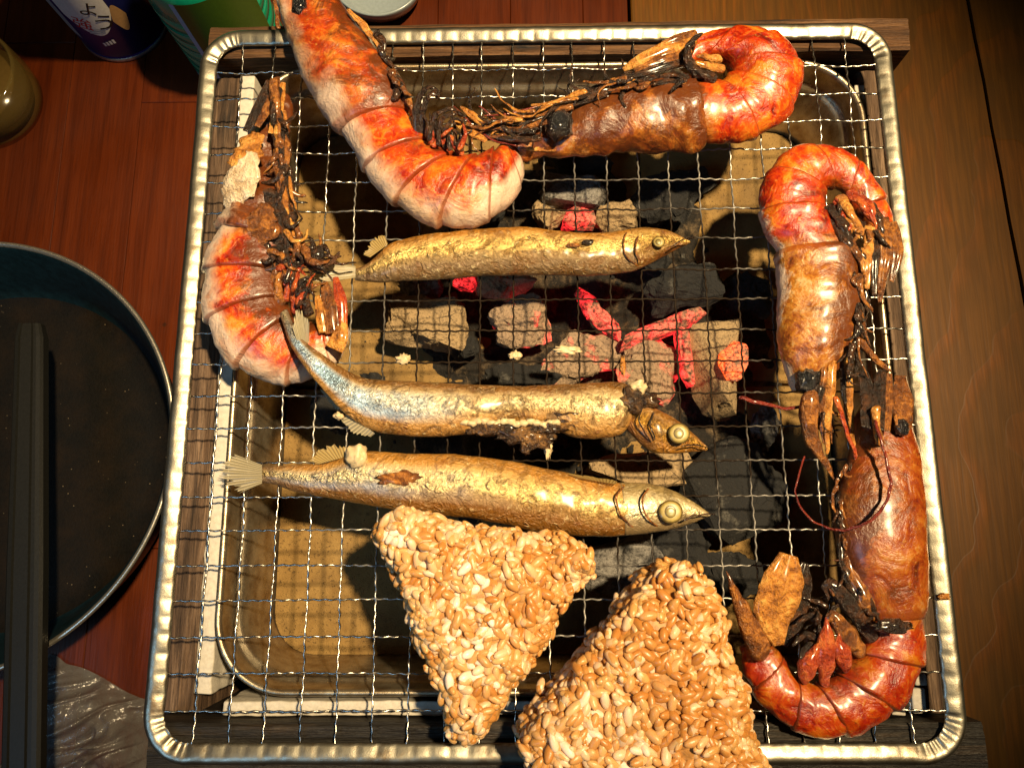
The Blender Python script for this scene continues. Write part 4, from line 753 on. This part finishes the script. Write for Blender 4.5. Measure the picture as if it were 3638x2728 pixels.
# ------------------------------------------------------------------ rice balls
GM = []
for q in range(5):
    bm = bmesh.new(); bmesh.ops.create_uvsphere(bm, u_segments=12, v_segments=8, radius=1); v = []
    for p in bm.verts:
        x_, y_, z_ = p.co; bend = .12*(q-2)*.35*x_*x_; k = 1-.12*x_+.08*nz((x_*2, y_*2, z_*2), 1, q)
        v.append((x_*.0027*(1+.08*(q-2)), (y_*k+bend)*.00134, z_*k*.00118))
    bm.verts.index_update(); f = [tuple(z.index for z in p.verts) for p in bm.faces]; bm.free()
    me = bpy.data.meshes.new('rice_grain'); me.from_pydata(v, [], f); me.polygons.foreach_set('use_smooth', [True]*len(me.polygons)); me.materials.append(MAT_RICE); GM.append(me)
def rice_ball(label, tri, zt, rad, whitefn, seed, nvis=300):
    rr = random.Random(seed); T = [at(x_, y_, zt*.75) for x_, y_ in tri]; C = (T[0]+T[1]+T[2])/3
    # shrink triangle by rad towards the inside
    V = []
    for i in range(3):
        a_, b_, c_ = T[i-1].xy, T[i].xy, T[(i+1) % 3].xy; u = (a_-b_).normalized(); w_ = (c_-b_).normalized(); h = (u+w_).normalized(); sn = abs(u.x*h.y-u.y*h.x); V.append(b_+h*(rad/max(sn, .2))*.80)
    def sd2(p):
        d = 1e9; inside = True; sgn = None
        for i in range(3):
            a_, b_ = V[i], V[(i+1) % 3]; e = b_-a_; w_ = p-a_; t = max(0, min(1, w_.dot(e)/e.dot(e))); d = min(d, (w_-e*t).length)
            cx = e.x*w_.y-e.y*w_.x
            if sgn is None: sgn = cx > 0
            elif (cx > 0) != sgn: inside = False
        return (-d if inside else d)-rad
    er = min(1.0, zt/2-.05); hz = zt/2
    def sdf(p):
        d2 = sd2(p.xy)+er; dz = abs(p.z-.06-hz)-hz+er
        return min(max(d2, dz), 0)+math.hypot(max(d2, 0), max(dz, 0))-er+.24*nz(p, .7, seed)+.16*nz(p, 1.5, seed+9)
    def grad(p):
        e = .02; return Vector((sdf(p+Vector((e, 0, 0)))-sdf(p-Vector((e, 0, 0))), sdf(p+Vector((0, e, 0)))-sdf(p-Vector((0, e, 0))), sdf(p+Vector((0, 0, e)))-sdf(p-Vector((0, 0, e))))).normalized()
    o = thing('rice_ball', label, 'rice ball', (C.x, C.y, .06), 'rice balls on the grate')
    # core
    bm = bmesh.new(); bmesh.ops.create_icosphere(bm, subdivisions=4, radius=1); cv = []
    for p in bm.verts:
        d = p.co.normalized(); lo, hi = 0, 9
        for _ in range(18):
            m_ = (lo+hi)/2; q = Vector((C.x, C.y, .06+hz))+d*m_
            if sdf(q)+.05*nz(q, 3.5, seed) < -.08: lo = m_
            else: hi = m_
        cv.append(tuple(Vector((C.x, C.y, .06+hz))+d*lo))
    bm.verts.index_update(); f = [tuple(z.index for z in p.verts) for p in bm.faces]; bm.free(); mk('rice_mass', cv, f, MAT_RICECORE, o)
    pts = []; xs = [t.x for t in T]; ys = [t.y for t in T]; cell = {}
    for _ in range(14000):
        p = Vector((rr.uniform(min(xs)-.6, max(xs)+.6), rr.uniform(min(ys)-.6, max(ys)+.6), rr.uniform(.1, zt+.5)))
        d = sdf(p)
        if abs(d) > .7: continue
        for _k in range(3): p -= grad(p)*sdf(p)
        if p.z < .12: continue
        n_ = grad(p)
        if n_.z < -.25: continue
        key_ = tuple(int(math.floor(c_/.3)) for c_ in p); ok = True
        for dx in (-1, 0, 1):
            for dy in (-1, 0, 1):
                for dz in (-1, 0, 1):
                    for q in cell.get((key_[0]+dx, key_[1]+dy, key_[2]+dz), ()):
                        if (q-p).length < .175: ok = False
        if not ok: continue
        cell.setdefault(key_, []).append(p); pts.append((p, n_))
    under = []
    for _ in range(900):
        p, n_ = pts[rr.randrange(len(pts))]; t_ = Vector((rr.uniform(-1, 1), rr.uniform(-1, 1), rr.uniform(-1, 1)))*.16; under.append((p+t_-n_*.09, n_))
    view = CAM
    pts.sort(key=lambda t: -((view-t[0]).normalized().dot(t[1])))
    mv = []; mf = []; b0 = o.location
    for i, (p, n_) in enumerate(pts+under):
        tx = n_.cross(Vector((rr.uniform(-1, 1), rr.uniform(-1, 1), rr.uniform(-1, 1)))).normalized(); tx = (tx+n_*rr.uniform(-.7, .7)).normalized(); ty = n_.cross(tx).normalized(); tz = tx.cross(ty)
        rot_ = Matrix((tx, ty, tz)).transposed(); me = GM[rr.randrange(5)]; pos = W(p-n_*rr.uniform(-.04, .15))-b0; s_ = rr.uniform(.82, 1.22)
        k = max(0, min(1, whitefn(p, n_)+.55*nz(p, .6, seed+2)+rr.choice((-.38, -.12, .0, .2, .4))))
        if i < nvis:
            g = bpy.data.objects.new('rice_grain', me); COL.objects.link(g); g.parent = o; g.matrix_local = Matrix.Translation(pos) @ rot_.to_4x4() @ Matrix.Diagonal((s_, s_, s_, 1))
            a_, b_, c_ = (.82, .70, .59), (.62, .38, .16), (.42, .17, .035)
            col = [a_[j]*k*2-a_[j]+b_[j]*(2-2*k) if k > .5 else b_[j]*k*2+c_[j]*(1-2*k) for j in range(3)]
            g.color = (*col, 1)
        else:
            n0 = len(mv); mv += [(rot_ @ (w_.co*s_))+pos for w_ in me.vertices]; mf += [tuple(n0+z for z in q.vertices) for q in me.polygons]
    if mv:
        me = bpy.data.meshes.new('rice_grains'); me.from_pydata(mv, [], mf); me.polygons.foreach_set('use_smooth', [True]*len(me.polygons)); me.materials.append(MAT_RICE2)
        g = bpy.data.objects.new('rice_grains', me); COL.objects.link(g); g.parent = o; g['kind'] = 'stuff'; g.color = (.66, .40, .15, 1)
    print('rice', len(pts)); return o
c1 = at(900, 1400, 2); c2 = at(1250, 1580, 2)
rice_ball('triangular rice ball with a point facing down below the largest fish', [(812,1108),(1292,1192),(1003,1628)], 2.6, .62, lambda p, n_: .80-.14*(p.x-c1.x)-.045*(p.y-c1.y), 3)
rice_ball('larger amber rice ball cut off by the bottom picture edge', [(1482,1178),(1098,1640),(1690,1790)], 3.1, .95, lambda p, n_: .40-.12*(p.x-c2.x)-.10*(p.y-c2.y), 4)
# ------------------------------------------------------------------ things around the grill
def glassy(name, col, rough=.05, ior=1.45, trans=1.0, **k):
    m = M(name); return m.pbr(Base_Color=col, Roughness=rough, IOR=ior, Transmission_Weight=trans, **k)
# frying pan
a, b, c = [at(*q, -5.0).xy for q in ((362, 830), (0, 525), (90, 1400))]
d_ = 2*(a.x*(b.y-c.y)+b.x*(c.y-a.y)+c.x*(a.y-b.y))
pc = Vector(((a.dot(a)*(b.y-c.y)+b.dot(b)*(c.y-a.y)+c.dot(c)*(a.y-b.y))/d_, (a.dot(a)*(c.x-b.x)+b.dot(b)*(a.x-c.x)+c.dot(c)*(b.x-a.x))/d_)); pr_ = (a-pc).length
pan = thing('frying_pan', 'dark blue-black frying pan with pale metal rim on the left', 'frying pan', (pc.x, pc.y, TZ))
def pan_inside():
    m = M('pan_coating'); n = m.noise(.7, 5, .65); f = m.noise(7, 5, .7); cr_ = m.ramp(m.vor(2.6), [(0, 1), (.06, 1), (.10, 0)]); k = m.math('MULTIPLY', cr_, m.ramp(m.noise(.45, 3), [(.48, 0), (.56, 1)]))
    x = m.nd('ShaderNodeSeparateXYZ'); m.lk(m.co(), x.inputs[0]); zf = m.ramp(m.math('MULTIPLY', x.outputs[2], 100.0), [(.65, 0), (.95, 1)])
    c_ = m.ramp(n, [(.4, (.0025, .002, .0015)), (.7, (.008, .0045, .002))])
    c_ = m.mix(m.math('MULTIPLY', k, .5), c_, (.20, .15, .09))
    return m.pbr(Base_Color=c_, Roughness=m.ramp(f, [(.3, .5), (.7, .75)]), Specular_IOR_Level=.15, Normal=m.bump(m.math('ADD', m.math('MULTIPLY', f, .5), k), .5, .0006))
RR = pr_
v, f = lathe([(RR-.12, 3.90), (RR-.28, 3.7), (RR-1.15, 1.2), (RR-1.32, .85), (RR-1.5, .62)], (pc.x, pc.y, TZ), 96); mk('wall', v, f, simple('pan_teal_wall', (.004, .016, .024), .34, 0, 3, .5, .1), pan)
v, f = lathe([(RR-1.5, .62), (RR-1.8, .5), (RR-2.6, .42), (.001, .40)], (pc.x, pc.y, TZ), 96); mk('floor_plate', v, f, pan_inside(), pan)
v, f = lathe([(RR-.14, 3.88), (RR-.05, 4.0), (RR+.05, 4.0), (RR+.10, 3.9), (RR+.02, 3.78), (RR-.02, 3.7)], (pc.x, pc.y, TZ), 128); mk('rim', v, f, simple('pan_rim_metal', (.62, .58, .50), .32, .9, 8, .3, .2), pan)
v, f = lathe([(RR-.02, 3.72), (RR-.85, 1.1), (RR-1.2, .4), (RR-1.7, .05), (.001, .02)], (pc.x, pc.y, TZ), 96); mk('outside', v, f, simple('pan_outside', (.012, .012, .014), .4), pan)
# black handle lying over the pan
hb = thing('utensil_handle', 'long black ribbed utensil handle lying across the frying pan', 'handle', tuple(at(50, 1400, -4.7)))
rings = []
for i in range(41):
    s = i/40; y_ = 700+s*1150; x_ = 66-s*22; z_ = -5.1+s*1.3; hw_ = .62+.14*min(1, s*2.2); p = at(x_, y_, z_); e = 1 if 0 < i < 40 else .8
    sec_ = [(-1, -.5), (-1, .12), (-.86, .3), (-.62, .34), (-.56, .2), (-.34, .2), (-.28, .36), (.28, .36), (.34, .2), (.56, .2), (.62, .34), (.86, .3), (1, .12), (1, -.5)]
    rings.append([(p.x+u*hw_*e, p.y, p.z+w_*.62*e) for u, w_ in sec_])
v, f = rings_to_mesh(rings); mk('grip', v, f, simple('black_handle_plastic', (.009, .009, .008), .5, 0, 10, .3, .15, Specular_IOR_Level=.25), hb, False)
# crumpled clear plastic bag
def bag_mat():
    m = M('clear_plastic_film'); n = m.noise(.8, 5, .6, 1.2); p = m.pbr(Base_Color=(.13, .125, .12), Roughness=.12, Specular_IOR_Level=1.0, Alpha=m.ramp(n, [(.35, .45), (.7, .75)]), Normal=m.bump(m.noise(3, 4, .6, 1.5), .5, .001)); return p
def film(pts, seed, hgt, nx_=70, ny_=70):
    v = []; f = []
    for j in range(ny_+1):
        for i in range(nx_+1):
            u, w_ = i/nx_, j/ny_
            x_ = (pts[0][0]*(1-u)+pts[1][0]*u)*(1-w_)+(pts[3][0]*(1-u)+pts[2][0]*u)*w_; y_ = (pts[0][1]*(1-u)+pts[1][1]*u)*(1-w_)+(pts[3][1]*(1-u)+pts[2][1]*u)*w_
            q = Vector((x_, y_, 0)); r_ = (1-abs(nz(q, .55, seed)*1.6))*.5+(1-abs(nz((x_*.5-y_*1.2, x_*.25+y_*.3, 0), .9, seed+2)*1.7))*.35+.12*nz(q, 2.6, seed)+.45*max(0, 1-abs(nz((x_*.12+y_*.25, (y_-x_*.35)*1.3, 0), 1.0, seed+11))*3.2)**2
            e = min(1, 6*min(u, 1-u, w_, 1-w_)+.05); v.append((x_+.3*nz(q, .8, seed+5), y_+.3*nz(q, .8, seed+7), TZ+.05+max(0, r_)*hgt*e))
    for j in range(ny_):
        for i in range(nx_): k = j*(nx_+1)+i; f.append((k, k+1, k+nx_+2, k+nx_+1))
    return v, f
q0, q1, q2, q3 = [at(x_, y_, TZ+.5).xy for x_, y_ in ((95, 1410), (318, 1512), (330, 1900), (-120, 1900))]
v, f = film([q0, q1, q2, q3], 5, 1.7, 110, 110)
bg = mk('plastic_bag', v, f, bag_mat(), None, True, loc=((q0.x+q2.x)/2, (q0.y+q2.y)/2, TZ)); tag(bg, 'crumpled clear plastic bag on the table at the lower left', 'plastic bag')
# text on a cylinder
def wraptext(txt, name, parent, mat, cyl, r, ang, z, size, rot=0, ext=0):
    cu = bpy.data.curves.new(name, 'FONT'); cu.body = txt; cu.size = size; cu.align_x = 'CENTER'; cu.align_y = 'CENTER'; cu.resolution_u = 3
    o = bpy.data.objects.new('tmp', cu); COL.objects.link(o); bpy.context.view_layer.update(); me = o.evaluated_get(bpy.context.evaluated_depsgraph_get()).to_mesh()
    bm = bmesh.new(); bm.from_mesh(me); bmesh.ops.triangulate(bm, faces=bm.faces[:]); bmesh.ops.subdivide_edges(bm, edges=[e for e in bm.edges if e.calc_length() > .25*size], cuts=2); v = []
    for p in bm.verts:
        x_, y_ = p.co.x*math.cos(rot)-p.co.y*math.sin(rot), p.co.x*math.sin(rot)+p.co.y*math.cos(rot); a_ = ang+x_/r; v.append((cyl[0]+(r+.03)*math.cos(a_), cyl[1]+(r+.03)*math.sin(a_), z+y_))
    bm.verts.index_update(); f = [tuple(q.index for q in p.verts) for p in bm.faces]; bm.free(); bpy.data.objects.remove(o); return mk(name, v, f, mat, parent, False)
def patch(name, parent, mat, cyl, r, a0, a1, z0, z1, lift=.012, n=24, shape=None):
    v = []; f = []
    for i in range(n+1):
        for j in range(9):
            u, w_ = i/n, j/8
            if shape: lo, hi = shape(u)
            else: lo, hi = 0, 1
            a_ = a0+(a1-a0)*u; z_ = z0+(z1-z0)*(lo+(hi-lo)*w_); v.append((cyl[0]+(r+lift)*math.cos(a_), cyl[1]+(r+lift)*math.sin(a_), z_))
    for i in range(n):
        for j in range(8): k = i*9+j; f.append((k, k+9, k+10, k+1))
    return mk(name, v, f, mat, parent)
flat = lambda nm, col, ro=.35, **k: simple(nm, col, ro, 0, 6, .15, .03, **k)
WHITE, NAVY, RED, BLACK, TAN = flat('print_white', (.66, .62, .56)), flat('print_navy', (.012, .016, .12)), flat('print_red', (.52, .03, .03)), flat('print_black', (.01, .01, .01)), flat('print_tan', (.36, .20, .08))
# printed can
cb = at(250, 131, TZ); CC = (cb.x+.25, cb.y+2.25, TZ); cr0 = 2.35
can = thing('food_can', 'dark blue and white labelled can behind the grill at top left', 'can', CC)
v, f = lathe([(.001, .08), (cr0-.25, .05), (cr0-.12, .0), (cr0+.02, .06), (cr0+.02, .2), (cr0-.06, .28), (cr0-.06, .36), (cr0, .42), (cr0, 8.9), (cr0-.1, 9.1), (cr0+.03, 9.2), (cr0-.1, 9.3), (cr0-.2, 9.0), (.001, 9.0)], CC, 72); mk('can_body', v, f, NAVY, can)
v, f = lathe([(cr0+.0, -.0), (cr0+.06, .06), (cr0+.06, .19), (cr0-.0, .25)], CC, 72); mk('seam_rim', v, f, simple('can_rim_metal', (.45, .43, .42), .3, .9), can)
A = math.radians(-78)
patch('label_panel', can, WHITE, CC, cr0, A-.62, A+.38, TZ+2.0, TZ+6.2, shape=lambda u: (.34*(2*u-1)**2*1.0+.04, 1))
patch('label_panel', can, flat('print_grey', (.30, .30, .30)), CC, cr0, A-1.45, A-.72, TZ+1.6, TZ+5.0, shape=lambda u: (.25*(1-u), .9))
patch('label_panel', can, TAN, CC, cr0, A+.28, A+.60, TZ+1.9, TZ+3.9, .02, shape=lambda u: (.5-.45*math.sin(math.pi*u), .5+.45*math.sin(math.pi*u)))
wraptext('う', 'lettering', can, BLACK, CC, cr0, A+.10, TZ+2.95, 1.2, -.4); wraptext('ょ', 'lettering', can, BLACK, CC, cr0, A+.02, TZ+4.1, 1.2, -.4)
wraptext('強', 'lettering', can, RED, CC, cr0, A-.34, TZ+3.05, .95, -.3)
for k in range(4): patch('print_mark', can, WHITE, CC, cr0, A-.24+k*.075, A-.19+k*.075, TZ+1.36+k*.05, TZ+1.62+k*.06, .02, 4)
for k in range(3): patch('print_mark', can, bpy.data.materials['print_grey'], CC, cr0, A-.34+k*.02, A+.0+k*.02, TZ+2.34+k*.13, TZ+2.40+k*.13, .02, 8)
# green oil bottle
BC = (-3.75, 7.2, TZ); br = 2.55
bot = thing('oil_bottle', 'green plastic salad oil bottle behind the top left corner of the grate', 'bottle', BC)
GREEN = flat('bottle_green', (.006, .30, .16), .25, Coat_Weight=.4); LIME = flat('label_olive', (.05, .10, .012), .3); PALE = flat('bottle_pale_blue', (.34, .46, .55), .25)
prof = [(.001, .0), (br-.5, .0), (br-.15, .12), (br, .45)]
for k in range(7): prof += [(br, .9+k*.75), (br-.07, 1.0+k*.75), (br, 1.1+k*.75)]
prof += [(br-.2, 7.4), (1.2, 9), (1.0, 11), (.001, 11)]
v, f = lathe(prof, BC, 72); mk('bottle_body', v, f, GREEN, bot)
patch('base_band', bot, PALE, BC, br, math.radians(170), math.radians(262), TZ+.25, TZ+1.25, .02, 24, lambda u: (0, .35+.65*u*u))
for k in range(6): patch('stripe', bot, flat('stripe_mint', (.10, .42, .28), .3) if k == 0 else bpy.data.materials['stripe_mint'], BC, br, math.radians(150), math.radians(262), TZ+1.5+k*.62, TZ+1.55+k*.62, .015, shape=lambda u: (.0, 1.0))
patch('label_panel', bot, LIME, BC, br, math.radians(262), math.radians(345), TZ+.5, TZ+7, .03); patch('label_edge', bot, PALE, BC, br, math.radians(257), math.radians(262), TZ+.5, TZ+7, .035)
wraptext('Salad', 'lettering', bot, WHITE, BC, br+.03, math.radians(278), TZ+3.3, 1.1, math.radians(62)); wraptext('サラダ', 'lettering', bot, WHITE, BC, br+.03, math.radians(303), TZ+3.0, .8, math.radians(80))
# small white dish
dc = at(816, -56, -7.4); v, f = lathe([(.001, .5), (1.5, .5), (2.0, .75), (2.28, 1.55), (2.42, 1.6), (2.45, 1.5), (2.2, .7), (1.5, .05), (.001, .0)], (dc.x, dc.y, TZ), 72)
o = mk('small_dish', v, f, flat('grey_white_glaze', (.26, .31, .34), .25, Coat_Weight=.5), None, True, loc=(dc.x, dc.y, TZ)); tag(o, 'small grey-white round dish on the table behind the grate', 'dish')
# glass tumbler at the left edge
gc = at(-72, 172, -6.6); GC = (gc.x, gc.y, TZ); gl_ = thing('glass_jar', 'amber tinted round glass jar cut off by the left picture edge', 'jar', GC)
v, f = lathe([(.001, .0), (2.1, .0), (2.5, .3), (2.62, 1.2), (2.62, 2.7), (2.52, 2.9), (2.40, 2.75), (2.40, 1.2), (2.2, .55), (.001, .45)], GC, 72); mk('glass_wall', v, f, M('amber_glass').pbr(Base_Color=(.16, .115, .03), Roughness=.08, Specular_IOR_Level=1.0, Alpha=.32), gl_)
v, f = lathe([(.001, .46), (2.19, .56), (2.38, 1.2), (2.38, 1.6), (.001, 1.6)], GC, 64); mk('contents', v, f, flat('amber_contents', (.10, .06, .015), .15), gl_)
